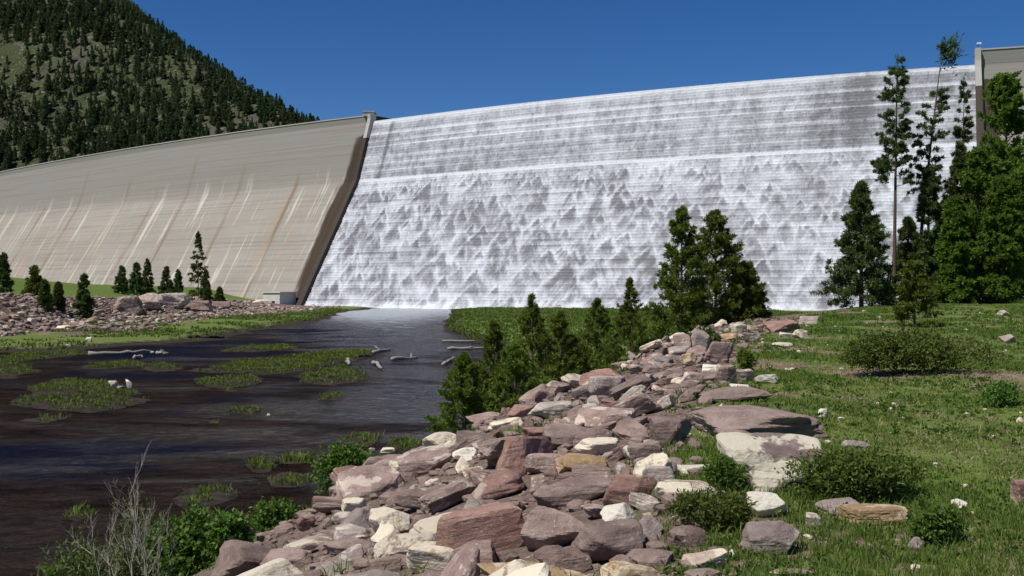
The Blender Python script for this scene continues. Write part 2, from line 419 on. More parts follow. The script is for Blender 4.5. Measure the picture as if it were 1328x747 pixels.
# ------------------------------------------------------------------ terrain sheet
def build_ground():
    th = np.concatenate([np.linspace(-180, -34, 90)[:-1], np.linspace(-34, 34, 470), np.linspace(34, 180, 90)[1:]])
    r = np.concatenate([[.05, .6], np.geomspace(1.2, 640, 540)])
    T, R = np.meshgrid(np.radians(th), r)
    X, Y = R * np.sin(T), R * np.cos(T)
    Z, a = height(X, Y)
    bank = a['zb'] >= a['z0'] - .02
    grassn = fbm(X * .45, Y * .45, oct=4, seed=31)
    g_bank = np.where(X > a['E'] - .3, .74 + .22 * sstep(0, 12, X - a['E']) - .42 * sstep(.53, .70, grassn) - .3 * sstep(5, 0, np.abs(Y - 6)) * (X < 4), np.where(X < a['S'] - .4, .8, .05))
    g_low = np.where((a['si'] > -.1) | (a['sr'] > 1.0), .9, np.where(a['sl'] > 2, .62, .1))
    gravel_bar = sstep(.0, 1, 1 - np.abs((a['sm'] + 6) / 6)) * (X > -75) * (Y > 120)
    g_low = np.where(gravel_bar > .3, .15, g_low)
    g_m = np.where(a['sm'] > 13, .9, .1)
    grass = np.where(bank, g_bank, np.where(a['sm'] > 0, g_m, g_low))
    rub = np.where(bank, np.where((X > a['S'] - 1.2) & (X < a['E'] + .1), .55, 0), np.where((a['sm'] > 0) & (a['sm'] < 12), 1., gravel_bar * .8))
    mud = np.where(Z < .13, .95, np.where(~bank & (Z < .25) & (a['si'] < 0) & (a['sr'] < 2), .5, 0))
    V = np.stack([X, Y, Z], -1).reshape(-1, 3)
    nr, nt = X.shape
    i = np.arange(nr - 1)[:, None] * nt + np.arange(nt - 1)[None]
    q = np.stack([i, i + 1, i + nt + 1, i + nt], -1).reshape(-1, 4)[:, ::-1]
    me = mesh_np('ground', V, q, dict(grass=grass.ravel(), mud=mud.ravel(), rubble=rub.ravel()), True)
    tag(obj('ground', me, M['ground']), kind='structure')
build_ground()

def build_river():
    xs = np.linspace(-230, 130, 361); ys = np.concatenate([np.linspace(-30, 120, 220), np.linspace(121, 345, 120)])
    X, Y = np.meshgrid(xs, ys)
    _, a = height(X, Y)
    near = sstep(95, 22, Y)
    sh = .30 + .26 * near
    shore = np.maximum(np.maximum(a['sl'], a['sr']), np.maximum(a['si'] * 1.5, a['zb'] * 2))
    sh = sh + .45 * sstep(-7, 0, shore)
    xc = np.interp(Y, [10, 34, 47, 81, 140, 240], [-5, -4.6, -5.2, -8, -15, -30]); chan = np.exp(-((X - xc) / (2.2 + .06 * Y)) ** 2)
    froth_sheen = .55 * sstep(120, 262, Y) + chan * (.34 * sstep(28, 60, Y) + .12 * sstep(80, 130, Y))  # froth towards the dam foot, plus a painted silver sheen along the channel
    V = np.stack([X, Y, np.zeros_like(X)], -1).reshape(-1, 3)
    nr, nt = X.shape
    i = np.arange(nr - 1)[:, None] * nt + np.arange(nt - 1)[None]
    q = np.stack([i, i + 1, i + nt + 1, i + nt], -1).reshape(-1, 4)
    me = mesh_np('river', V, q, dict(shallow=sh.ravel(), froth_sheen=froth_sheen.ravel()), True)
    tag(obj('river', me, M['river']), kind='structure')
build_river()

# ------------------------------------------------------------------ dam
HS = 54.5                       # spillway crest above the eye
ZC = CAMZ + HS
lft = np.array([(0, 223), (100, 205), (173, 191), (282, 175.5), (426, 155), (480, 149)], float)
dl = (HS + 2.0) * F / (CY - lft[:, 1]); xl = (lft[:, 0] - CX) / F * dl
spw = np.array([(484, 157.5), (660, 136), (848, 116.5), (1060, 98.5), (1265, 84.5)], float)
ds = HS * F / (CY - spw[:, 1]); xs_ = (spw[:, 0] - CX) / F * ds
pl = np.polyfit(xl, dl, 2); ps = np.polyfit(xs_, ds, 2)
X_L, X_R = xs_[0], xs_[-1]
def crest_pts():
    xsr = np.linspace(X_L, X_R, 420)
    sp = np.stack([xsr, np.polyval(ps, xsr)], -1)
    # left wing, carried on to the valley side; joined to the spillway end
    xll = np.linspace(-380, X_L, 300)
    dy = sp[0, 1] - np.polyval(pl, X_L)
    left = np.stack([xll, np.polyval(pl, xll) + dy * np.exp((xll - X_L) / 30)], -1)
    sl = (sp[-1] - sp[-30]); sl /= np.linalg.norm(sl)
    right = sp[-1] + sl[None] * np.linspace(0, 120, 90)[:, None]
    return left, sp, right
C_LEFT, C_SP, C_RIGHT = crest_pts()
def setback(d): return np.where(d < 20, .32 * d, 6.4 + .6 * (d - 20)) * (d > 0)
def normals(C):
    t = np.gradient(C, axis=0); t /= np.linalg.norm(t, axis=1, keepdims=True)
    return np.stack([t[:, 1], -t[:, 0]], -1)        # downstream side
# one smooth field of downstream normals
ALL = np.vstack([C_LEFT[:-1], C_SP, C_RIGHT[1:]])
_n = normals(ALL); ker = np.ones(61) / 61
_n = np.stack([np.convolve(np.pad(_n[:, k], 30, 'edge'), ker, 'valid') for k in (0, 1)], -1); _n /= np.linalg.norm(_n, axis=1, keepdims=True)
N_LEFT = _n[:len(C_LEFT)]; N_SP = _n[len(C_LEFT) - 1:len(C_LEFT) - 1 + len(C_SP)]; N_RIGHT = _n[len(C_LEFT) + len(C_SP) - 2:]
def arclen(C): return np.concatenate([[0], np.cumsum(np.linalg.norm(np.diff(C, axis=0), axis=1))])

def face_mesh(name, C, N, rows, ztop, off=0., attrs=None):
    """rows: list of (metres below ztop, setback)"""
    D = np.array([r[0] for r in rows]); S = np.array([r[1] for r in rows]) + off
    V = np.empty((len(D), len(C), 3))
    V[..., :2] = C[None] + N[None] * S[:, None, None]
    V[..., 2] = ztop - D[:, None]
    nr, nt = V.shape[:2]
    i = np.arange(nr - 1)[:, None] * nt + np.arange(nt - 1)[None]
    q = np.stack([i, i + nt, i + nt + 1, i + 1], -1).reshape(-1, 4)
    s = arclen(C)
    fa = np.stack([np.broadcast_to(s[None], (nr, nt)), np.broadcast_to(D[:, None], (nr, nt)), np.zeros((nr, nt))], -1)
    at = dict(face=fa.reshape(-1, 3)); at.update({k: v.ravel() for k, v in (attrs(fa) if attrs else {}).items()})
    return mesh_np(name, V.reshape(-1, 3), q, at, False)

def build_dam():
    dam = tag(empty('dam', (0, 300, 0)), 'tall concrete dam with a stepped spillway and pale stained wing walls across the valley', 'dam')
    inv = dam.matrix_basis.inverted()
    def part(name, me, mat, parent=dam, label=None):
        o = obj(name, me, mat); o.parent = parent
        o.matrix_parent_inverse = Matrix.Translation((0, -300, 0))
        if label: o['label'] = label
        return o
    H2 = 2.0
    # wing walls: crest walkway, face, back edge
    def wing(C, N, extra, left):
        drops = np.concatenate([[0.], np.linspace(.9, 68, 150)])
        rows = [(0., -9.), (0., .0)] + [(d, setback(max(d - extra - .2, 0))) for d in drops[1:]]
        s_end = arclen(C)[-1]
        def at(fa):
            s, d = fa[..., 0], fa[..., 1]
            e = (s_end - s) if left else s         # distance from the spillway
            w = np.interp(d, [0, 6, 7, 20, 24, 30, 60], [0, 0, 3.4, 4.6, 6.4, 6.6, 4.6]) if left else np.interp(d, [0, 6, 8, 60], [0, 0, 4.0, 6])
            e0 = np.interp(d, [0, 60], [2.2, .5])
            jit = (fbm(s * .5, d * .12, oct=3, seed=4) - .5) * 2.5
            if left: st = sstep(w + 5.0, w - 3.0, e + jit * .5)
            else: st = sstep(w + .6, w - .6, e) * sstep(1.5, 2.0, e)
            jt = np.zeros_like(s)
            for k, js in enumerate((28, 58, 88, 109, 131, 168, 200)):
                jt = np.maximum(jt, sstep(1.0, .3, np.abs(e - js + (fbm(d * .1, s * 0, oct=2, seed=k) - .5) * 1.5)) * (.35 + .65 * fbm(d * .08, s * 0 + k, oct=2, seed=9)) * sstep(10, 18, d + 5 * (k % 3 - 1)))
            return dict(stain=st, joint=jt)
        return face_mesh('concrete_face', C, N, rows, ZC + extra, 0, at)
    part('concrete_face', wing(C_LEFT, N_LEFT, H2, True), M['concrete'], label='long weathered wing wall with white and rust streaks')
    part('concrete_face', wing(C_RIGHT, N_RIGHT, 3.6, False), M['concrete'], label='short wing wall behind the tall pines')
    # crest slab edges
    for C, N, ex in ((C_LEFT, N_LEFT, H2), (C_RIGHT, N_RIGHT, 3.6)):
        rows = [(-.25, -.5), (-.25, .2), (.08, .2), (.08, .02)]
        part('parapet', face_mesh('parapet', C, N, rows, ZC + ex), M['concrete_pale'])
    # spillway body under the water
    rows = [(.25, -8), (.25, -.3)] + [(d, setback(d) - .35) for d in np.linspace(.6, 66, 60)]
    part('spillway_face', face_mesh('spillway_face', C_SP, N_SP, rows, ZC), M['concrete'])
    # training walls at both ends, following the fall of the face
    for C, N, ex, k, lab, left in ((C_LEFT, N_LEFT, H2, -1, 'thin dark wall along the streaked side of the falling water', True), (C_RIGHT, N_RIGHT, 3.6, 0, 'thin dark wall behind the tall pines', False)):
        p = C[k]; n = N[k]; tdir = np.array([-n[1], n[0]])        # towards increasing x
        if tdir[0] < 0: tdir = -tdir
        mb = MB(); Vs = []; Fs = []
        dd = np.concatenate([[0.], np.linspace(1.5, 64, 40)])
        for i, d in enumerate(dd):
            sb = float(setback(max(d - ex, 0)))
            th = np.interp(d, [0, 64], [1.3, 2.2]); pro = 1.5
            for (a, b) in ((0, -1.2), (0, pro), (1, pro), (1, -1.2)):
                sd = -1 if left else 1
                q = p + tdir * sd * a * th + n * (sb + b) - tdir * sd * .15
                Vs.append((q[0], q[1], ZC + ex + .3 - d))
        for i in range(len(dd) - 1):
            for a in range(4):
                b = (a + 1) % 4
                Fs.append((i * 4 + a, i * 4 + b, i * 4 + 4 + b, i * 4 + 4 + a))
        Fs.append((0, 1, 2, 3)); mb.add(Vs, Fs)
        me = mb.mesh('training_wall')
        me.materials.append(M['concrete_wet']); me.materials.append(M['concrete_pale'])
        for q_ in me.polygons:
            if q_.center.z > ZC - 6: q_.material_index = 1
        # the water side stays wet to the top
        part('training_wall', me, M['concrete_wet'], label=lab)
    # crest blocks where the walls end
    for p, ex, s in ((C_LEFT[-1], H2, -1),):
        mb = MB(); mb.box((p[0] + s * 1.6, p[1] + 3.2, ZC + ex + .55), (3.4, 6.0, 1.3)); mb.box((p[0] + s * 1.6, p[1] + 3.2, ZC + ex + 1.32), (3.9, 6.5, .26))
        part('crest_block', mb.mesh('crest_block'), M['concrete_pale'])
    # small lamp post on the far corner
    q = C_RIGHT[0]
    post = tag(empty('lamp_post', (q[0] + .6, q[1] - .1, ZC + 3.6 + .45)), 'small white lamp post standing on the dam corner above the pines', 'lamp post')
    mb = MB(); mb.tube([(0, 0, 0), (0, 0, 1.1)], [.09, .07], 8); obj('post', mb.mesh('post'), M['dark'], post)
    mb = MB(); mb.box((.25, 0, 1.2), (1.0, .5, .3)); mb.box((.25, 0, 1.4), (.7, .35, .14)); obj('lamp_head', mb.mesh('lamp_head'), M['white'], post)
build_dam()

def build_fall():
    C, N = C_SP, N_SP
    s = arclen(C); L = s[-1]
    # resample densely along the crest
    ns = 760
    si = np.linspace(0, L, ns)
    C = np.stack([np.interp(si, s, C[:, k]) for k in (0, 1)], -1); N = np.stack([np.interp(si, s, N[:, k]) for k in (0, 1)], -1)
    step = .82
    D = [-.05, .0]; SB = [-7.5, -.2]
    ks = np.arange(0, 64, step)
    SB_ = lambda d: float(setback(np.array(d)))
    for d in ks:
        tr = SB_(d + step) - SB_(d) if d > 0 else .26
        b = SB_(d)
        D += [d + .06 * step, d + .5 * step, d + .93 * step]; SB += [b + .10 * tr, b + .22 * tr, b + .40 * tr]
    D = np.array(D); SB = np.array(SB)
    S2, D2 = np.meshgrid(si, D)
    # --- foam: upper third streaky, lower part a cascade of thin grey wedges between white sheets
    up = sstep(20.5, 19.5, D2)
    streak = fbm(S2 * .55, D2 * .16, oct=4, seed=41); blot = fbm(S2 * .10, D2 * .2, oct=4, seed=42)
    fu = .50 + (streak - .5) * .55 + (blot - .5) * .4
    for d0, w, k in ((.3, 1.3, .75), (4.6, .6, .5), (7.2, .5, .28), (9.0, .55, .4), (12.6, .5, .32), (15.0, .4, .22), (17.2, .4, .2)):
        dv = D2 - d0
        fu = fu + k * np.where(dv < 0, np.exp(-(dv / .35) ** 2), np.exp(-(dv / w) ** 2)) * (.35 + 1.3 * fbm(S2 * .12, D2 * 0 + d0, oct=4, seed=43))
    fu = fu - .28 * sstep(.52, .72, fbm(S2 * .045, D2 * .03, oct=3, seed=44))
    # small wedges
    grey = np.zeros_like(S2); rim = np.zeros_like(S2)
    rng = np.random.default_rng(5)
    def wedge(s0, d0, Ls, skew, wid, amt):
        i0, i1 = np.searchsorted(D, [d0 - .3, d0 + Ls * 1.15]); j0, j1 = np.searchsorted(si, [s0 - Ls * 1.5, s0 + Ls * 1.5])
        if i1 <= i0 or j1 <= j0: return
        ss = S2[i0:i1, j0:j1]; dd = D2[i0:i1, j0:j1]
        v = (dd - d0) / Ls
        jag = (fbm(ss * .9, dd * .7, oct=3, seed=47) - .5) * .26
        half = np.clip(v, 0, 1) ** .85 * .62 * wid + .03
        off = np.abs((ss - s0) / Ls - skew * v + jag * .8)
        e = sstep(0, .21, half - off) * sstep(-.02, .05, v)
        fade = 1 - sstep(.40, 1.05, v + jag * .6)
        g = e * amt * fade
        rim[i0:i1, j0:j1] = np.maximum(rim[i0:i1, j0:j1], np.exp(-((half - off + .05) / .07) ** 2) * fade * amt * sstep(-.05, .1, v))
        grey[i0:i1, j0:j1] = np.maximum(grey[i0:i1, j0:j1], g)
    for k in range(900):
        d0 = rng.uniform(3, 24); wedge(rng.uniform(0, L), d0, rng.uniform(1.2, 3.6), rng.uniform(-.2, .2), rng.uniform(.5, .9), rng.uniform(.25, .6))
    for k in range(700):
        d0 = 21 + 39 * rng.uniform(0, 1) ** .9
        sz = rng.uniform(1.8, 4.8) + max(0, rng.normal(0, 2.4)) + (d0 - 21) * .045
        wedge(rng.uniform(-3, L + 3), d0, sz, rng.uniform(-.22, .30), rng.uniform(.65, 1.25), rng.uniform(.2, .85))
    fl = .58 + (fbm(S2 * .3, D2 * .22, oct=4, seed=45) - .5) * .9
    fl = fl - grey * .66 + rim * .46
    lines = (fbm(S2 * .05, np.floor(D2 / step) * 7.3, oct=2, seed=46) - .5)
    fl = fl + lines * .62
    fu = fu - grey * .42 + lines * .30
    foam = fu * up + fl * (1 - up)
    brk = D2 - 20.0
    foam = foam + .75 * np.where(brk < 0, np.exp(-(brk / .3) ** 2), np.exp(-(brk / .9) ** 2))
    # two darker standing gaps where the sheet runs thin
    for s0, w, a in ((9.5, .7, .5), (L * .855, 2.6, .42), (L * .80, 1.2, .2)):
        foam = foam - a * np.exp(-((S2 - s0 + .05 * D2) / w) ** 2) * sstep(1, 3, D2 + 1.5) * sstep(32, 8, D2)
    foam = foam + .4 * sstep(58, 60.5, D2)
    foam = np.clip(foam, -.1, 1.25)
    bulge = .15 + .25 * np.clip(foam, 0, 1) * sstep(2, 8, D2) + .3 * (fbm(S2 * .5, D2 * .35, oct=3, seed=48) - .5) * sstep(2, 8, D2)
    bulge = bulge + 1.6 * sstep(57.5, 60.5, D2) * np.clip(fbm(S2 * .35, D2 * .4, oct=4, seed=49) * 2 - .5, 0, 1)
    V = np.empty(S2.shape + (3,))
    off = SB[:, None] + np.where(np.arange(len(D))[:, None] > 1, bulge, 0)
    V[..., :2] = C[None] + N[None] * off[..., None]
    V[..., 2] = ZC - D2 + .1
    nr, nt = S2.shape
    i = np.arange(nr - 1)[:, None] * nt + np.arange(nt - 1)[None]
    q = np.stack([i, i + nt, i + nt + 1, i + 1], -1).reshape(-1, 4)
    me = mesh_np('cascade_water', V.reshape(-1, 3), q, dict(foam=foam.ravel(), fall=np.stack([S2, D2, 0 * S2], -1).reshape(-1, 3)), False)
    tag(obj('cascade_water', me, M['fall']), 'white sheet of water falling down the stepped spillway of the dam', 'waterfall', kind='structure')
build_fall()

def build_outlet():
    i = len(C_LEFT) - 9
    n = N_LEFT[-1]; base = C_LEFT[-1] + n * 30.5; t = np.array([-n[1], n[0]]); t = -t if t[0] < 0 else t
    c = base - t * 7.2 + n * 3.0
    rz = math.atan2(t[1], t[0])
    o = tag(empty('outlet_house', (c[0], c[1], 0), rz), 'small pale concrete outlet house at the foot of the dam beside the falling water', 'building')
    mb = MB(); mb.box((0, 0, 1.6), (7.4, 6.5, 5.4)); mb.box((-4.4, .8, .4), (1.4, 5, 3.0)); obj('wall', mb.mesh('wall'), M['concrete_white'], o)
    mb = MB(); mb.box((.2, 0, 4.45), (8.2, 7.2, .34)); obj('roof', mb.mesh('roof'), M['concrete_white'], o)
    mb = MB(); mb.box((.9, -3.26, 1.55), (1.5, .12, .55)); obj('opening', mb.mesh('opening'), M['dark'], o)  # thin dark plate painted as the shade inside the opening
    for x in (-1.0, 2.6):
        mb = MB(); mb.box((x, -3.27, 2.4), (.12, .08, 3.2)); obj('pilaster', mb.mesh('pilaster'), M['concrete_white'], o)
build_outlet()

# ------------------------------------------------------------------ hill with its wood
HR0 = np.array([-134., 800.]); HDIR = np.array([-220., 200.]); HDIR /= np.linalg.norm(HDIR); HPER = np.array([-HDIR[1], HDIR[0]])
def hill_z(x, y):
    dx, dy = x - HR0[0], y - HR0[1]
    t = dx * HDIR[0] + dy * HDIR[1]; d = dx * HPER[0] + dy * HPER[1]     # d>0: camera side
    ridge = np.interp(t, [-400, -250, -120, 0, 100, 200, 297, 430, 560, 800], [-84, -4, 56, 116, 160, 210, 262, 346, 435, 518])
    front = np.where(d > 0, d * .60, -d * .75)
    z = ridge - np.sqrt(front ** 2 + 15 ** 2) + 15
    g = fbm(x * .012, y * .012, oct=5, seed=61) - .5
    return z + g * 34 * sstep(8, 90, np.abs(d)) + (fbm(x * .06, y * .06, oct=3, seed=62) - .5) * 7
def build_hill():
    xs = np.linspace(-1100, 150, 260); ys = np.linspace(560, 1500, 200)
    X, Y = np.meshgrid(xs, ys); Z = hill_z(X, Y)
    nr, nt = X.shape
    i = np.arange(nr - 1)[:, None] * nt + np.arange(nt - 1)[None]
    q = np.stack([i, i + 1, i + nt + 1, i + nt], -1).reshape(-1, 4)
    me = mesh_np('hill', np.stack([X, Y, Z], -1).reshape(-1, 3), q, None, True)
    tag(obj('hill', me, M['hill']), kind='structure')
build_hill()
# the valley floor far out, below everything else
mb = MB(); R_ = 2600
mb.add([(R_ * math.cos(a), R_ * math.sin(a) + 300, -6.) for a in np.linspace(0, 2 * math.pi, 64, endpoint=False)], [tuple(range(64))])
tag(obj('land', mb.mesh('land'), M['hill']), kind='structure')

# ------------------------------------------------------------------ foliage
def unit(v): return v / np.maximum(np.linalg.norm(v, axis=-1, keepdims=True), 1e-9)
def cards(P, Dr, length, width, tint, rng):
    """leaf-shaped four-cornered faces starting at P along Dr"""
    n = len(P)
    L = np.broadcast_to(length, (n,))[:, None]; W = np.broadcast_to(width, (n,))[:, None]
    side = unit(np.cross(Dr, unit(rng.normal(size=(n, 3))))) 
    V = np.stack([P, P + Dr * L * .45 + side * W * .5, P + Dr * L, P + Dr * L * .45 - side * W * .5], 1)
    Fc = np.arange(n * 4).reshape(n, 4)
    return V.reshape(-1, 3), Fc, np.repeat(np.clip(tint, 0, 1), 4)

def conifer_arrays(h, r, seed, base=.06, shape=.85, pitch=(25, 5), branches=70, shoots=9, per=13, needle=.09, nw=.02, droop=0., gap=0., spread=.75, lobe=.5):
    """crown cards and branch list of one conifer of height h and crown radius r at the origin"""
    rng = np.random.default_rng(seed)
    t = np.sort(1 - (1 - base) * np.sqrt(rng.uniform(0, 1, branches)) ** (.9)) if shape > .5 else rng.uniform(base, 1, branches)
    t = base + (1 - base) * np.clip(rng.uniform(0, 1, branches), 0, .985)
    if gap > 0:
        keep = vnoise(np.stack([t * 9, t * 0 + seed, t * 0], -1), seed) > gap
        keep |= t > .93
        t = t[keep]
    nb = len(t)
    az = np.arange(nb) * 2.39996 + rng.uniform(-.5, .5, nb)
    prof = np.clip((1 - t) / (1 - base), 0, 1) ** shape
    lobes = .97 - lobe * .5 + lobe * vnoise(np.stack([np.cos(az) * 1.3 + 5, np.sin(az) * 1.3 + 5, t * 5 + seed], -1), seed)
    Lb = r * (prof * .98 + .02) * lobes * rng.uniform(.72, 1.15, nb)
    pit = np.radians(pitch[1] + (pitch[0] - pitch[1]) * t + rng.normal(0, 9, nb))
    dirs = np.stack([np.cos(az) * np.cos(pit), np.sin(az) * np.cos(pit), np.sin(pit)], -1)
    org = np.stack([np.zeros(nb), np.zeros(nb), t * h], -1)
    # shoots along the branches
    ns = np.maximum(3, (shoots * (.45 + Lb / r)).astype(int))
    bi = np.repeat(np.arange(nb), ns); n = len(bi)
    u = rng.uniform(.16, 1.0, n) ** .75
    P = org[bi] + dirs[bi] * (u * Lb[bi])[:, None]
    P[:, 2] -= droop * (u ** 2) * Lb[bi]
    up = np.array([0, 0, 1.])
    sd = unit(dirs[bi] * .8 + unit(rng.normal(size=(n, 3))) * spread + up * (.45 if droop == 0 else .12))
    sl = np.clip(.42 * Lb[bi] * (1.1 - u), .06 * r, .36 * r) * rng.uniform(.7, 1.3, n)
    st = rng.uniform(0, 1, n)
    ci = np.repeat(np.arange(n), per); m = len(ci)
    v = rng.uniform(0, 1, m)
    Q = P[ci] + sd[ci] * (sl[ci] * v)[:, None]
    Dr = unit(sd[ci] * .8 + unit(rng.normal(size=(m, 3))) * .8)
    tint = .15 + .45 * st[ci] + .3 * v + rng.normal(0, .12, m)
    ln = needle * rng.uniform(.7, 1.3, m)
    # leader
    k = 4 * per; Lq = np.zeros((k, 3)); Lq[:, 2] = h * (1 - rng.uniform(-.03, .1, k)); Lq[:, :2] = rng.normal(0, .012 * h * .3, (k, 2))
    Ld = unit(np.stack([rng.normal(0, .5, k), rng.normal(0, .5, k), np.ones(k)], -1))
    Q = np.vstack([Q, Lq]); Dr = np.vstack([Dr, Ld]); tint = np.concatenate([tint, rng.uniform(.3, .8, k)]); ln = np.concatenate([ln, np.full(k, needle)])
    V, Fc, T = cards(Q, Dr, ln, nw, tint, rng)
    return V, Fc, T, (org, dirs, Lb, droop)

def bend(V, h, lean, curve):
    """lean and bow a tree: sideways offset grows with height"""
    t = np.clip(V[:, 2] / h, 0, 1.1)
    V = V.copy(); V[:, 0] += lean[0] * t + curve[0] * t * t; V[:, 1] += lean[1] * t + curve[1] * t * t
    return V

def make_conifer(name, loc, h, r, seed, mat, label, cat='tree', group=None, trunk_r=None, lean=(0, 0), curve=(0, 0), limbs=True, extra=None, **kw):
    root = tag(empty(name, loc), label, cat, group)
    V, Fc, T, (org, dirs, Lb, dr) = conifer_arrays(h, r, seed, **kw)
    if extra is not None:
        o = len(V); V = np.vstack([V, extra[0]]); Fc = np.vstack([Fc, extra[1] + o]); T = np.concatenate([T, extra[2]])
    V = bend(V, h, lean, curve)
    obj('crown', mesh_np('crown', V, Fc, dict(tint=T)), mat, root)
    tr = trunk_r or h * .016
    zs = np.linspace(-.25, h * .97, 12)
    pts = bend(np.stack([0 * zs, 0 * zs, zs], -1), h, lean, curve)
    mb = MB(); mb.tube(pts, [tr * (1 - .88 * max(z, 0) / h) for z in zs], 8)
    if limbs:
        for k in range(0, len(org), 2 if len(org) > 90 else 1):
            p = org[k]; e = p + dirs[k] * Lb[k] * .8 - np.array([0, 0, dr * .55 * Lb[k]])
            pp = bend(np.stack([p, p * .5 + e * .5 + np.array([0, 0, dr * .1]), e]), h, lean, curve)
            mb.tube(pp, [tr * .22, tr * .14, tr * .05], 4)
    obj('trunk', mb.mesh('trunk', True), M['bark'], root)
    return root

def at_depth(px, d):
    x = (px - CX) / F * d
    return Vector((x, d, max(H(x, d), 0) - .03))
def top_h(py, d, z0): return CAMZ - (py - CY) / F * d - z0

# young pines on the bank beside the river
YP = [(602, 463, 22, .85, 'small pine nearest the water at the river end of the row of young pines'),
      (640, 422, 24, .95, 'young pine second from the river in the row along the rock bank'),
      (690, 387, 26, 1.1, 'tallest pointed young pine standing in the row beside the open river'),
      (727, 409, 28, 1.15, 'bushy young pine just behind the tallest pine of the riverside row'),
      (775, 391, 31, 1.05, 'broad light green young pine standing before the meadow edge'),
      (817, 364, 34, .95, 'narrow young pine with a tall spire next to the dark pair'),
      (668, 452, 22.6, .95, 'low bushy pine filling the gap below the tallest riverside pine'),
      (745, 440, 28.5, 1.1, 'low pale green pine between the taller pines of the row')]
for k, (px, py, d, r, lab) in enumerate(YP):
    p = at_depth(px, d); h = top_h(py, d, p.z)
    make_conifer('young_pine', p, h, r, 100 + k, M['pine'], lab, group='young pines along the river bank', trunk_r=.05,
                 base=.02, shape=.88, pitch=(58, 15), branches=120, shoots=8, per=20, needle=.085, nw=.019, spread=.6)
# the dark pair
for k, (px, py, d, r, lab) in enumerate([(884, 275, 46, 1.85, 'dark pointed pine, taller one of the pair before the waterfall'),
                                         (928, 279, 49, 2.05, 'dark broad pine, the rounder one of the pair before the waterfall'),
                                         (966, 346, 50, 1.35, 'short dark pine leaning against the foot of the dark pair')]):
    p = at_depth(px, d); h = top_h(py, d, p.z)
    make_conifer('pine_tree', p, h, r, 120 + k, M['pine'], lab, group='dark pines before the waterfall', trunk_r=.09,
                 base=.03, shape=.62, pitch=(50, 8), branches=190, shoots=9, per=18, needle=.17, nw=.042)
# trees on the terrace edge at the end of the meadow
p = at_depth(1117, 70); make_conifer('spruce_tree', p, top_h(240, 70, p.z), 2.55, 140, M['spruce'], 'dark full conifer with layered boughs standing alone on the grass edge', trunk_r=.16,
    base=.03, shape=.80, pitch=(35, 0), branches=260, shoots=10, per=17, needle=.26, nw=.06)
def tuft_line(cx, cz, n, rr, seed, tilt=(.6, 0, .8)):
    rng = np.random.default_rng(seed); P = rng.normal(0, 1, (n, 3)) * rr + np.array([cx, 0, cz]); D = unit(np.array(tilt)[None] + rng.normal(0, .5, (n, 3)))
    return cards(P, D, .45, .09, rng.uniform(0, .6, n), rng)
p = at_depth(1159, 78)
make_conifer('tall_pine', p, top_h(80, 78, p.z), 1.5, 150, M['spruce'], 'tall thin pine with a bare straight lower trunk and ragged narrow crown', trunk_r=.17, lean=(.25, 0),
    base=.47, shape=.25, pitch=(30, -8), branches=95, shoots=8, per=22, needle=.24, nw=.055, gap=.34)
p = at_depth(1186, 80); h = top_h(60, 80, p.z)
make_conifer('tall_pine', p, h, 1.35, 151, M['spruce'], 'tallest thin pine, leaning, with a wind bent tuft at its top', trunk_r=.17, lean=(1.75, 0), curve=(.3, 0),
    base=.42, shape=.30, pitch=(25, -10), branches=80, shoots=8, per=22, needle=.24, nw=.055, gap=.42, extra=tuft_line(.55, h * .972, 420, np.array([.32, .3, .55]), 3))
p = at_depth(1247, 86)
make_conifer('tall_pine', p, top_h(105, 86, p.z), 1.25, 152, M['spruce'], 'thin grey green pine before the dam corner, shortest of the tall pines', trunk_r=.13, lean=(.2, 0),
    base=.35, shape=.55, pitch=(25, -5), branches=85, shoots=8, per=20, needle=.24, nw=.055, gap=.30)
for k, (px, py, d, r, lab, mt) in enumerate([
        (1204, 222, 79, 1.9, 'dark spruce filling the gap between the two thin trunks', 'spruce'),
        (1246, 190, 80, 2.3, 'dark dense conifer beside the bright big tree at the wing wall', 'spruce'),
        (1305, 108, 76, 4.0, 'biggest bright green tree before the short wing wall', 'leaf2'),
        (1268, 205, 73, 2.5, 'mid green tree standing in front of the biggest bright tree', 'leaf2'),
        (1352, 150, 74, 3.2, 'bright green tree cut off by the picture edge', 'leaf2'),
        (1178, 285, 82, 1.7, 'short dark spruce just behind the bare trunk of the straight tall pine', 'spruce'),
        (1226, 262, 83, 2.0, 'dark spruce in deep shade between the leaning pine and the big trees', 'spruce'),
        (1240, 262, 71, 1.5, 'low bright green tree at the front edge of the big trees', 'leaf2'),
        (1300, 235, 70, 1.9, 'leafy green tree before the biggest bright tree, nearest the picture edge', 'leaf2')]):
    p = at_depth(px, d); h = top_h(py, d, p.z)
    if 'leaf2' not in M: M['leaf2'] = foliage_mat('bright_crown_leaves', (.050, .118, .012), (.200, .310, .040), .5)  # bright green is the broad trees' own leaf colour
    make_conifer('conifer' if mt == 'spruce' else 'bright_tree', p, h, r, 160 + k, M[mt], lab, trunk_r=.2,
                 base=.04, shape=.42 if mt == 'leaf2' else .7, pitch=(55, 0) if mt == 'leaf2' else (40, 5), branches=330 if mt == 'leaf2' else 260, shoots=10, per=15, needle=.28, nw=.12 if mt == 'leaf2' else .065, gap=.22 if mt == 'leaf2' else .12, lobe=1.0 if mt == 'leaf2' else .5)
p = at_depth(1186, 41); make_conifer('young_pine', p, top_h(346, 41, p.z) , 1.0, 170, M['pine'], 'small yellow green pine standing alone on the grass in front of the tall trunks', trunk_r=.05,
    base=.02, shape=.45, pitch=(50, 10), branches=90, shoots=8, per=14, needle=.15, nw=.04)
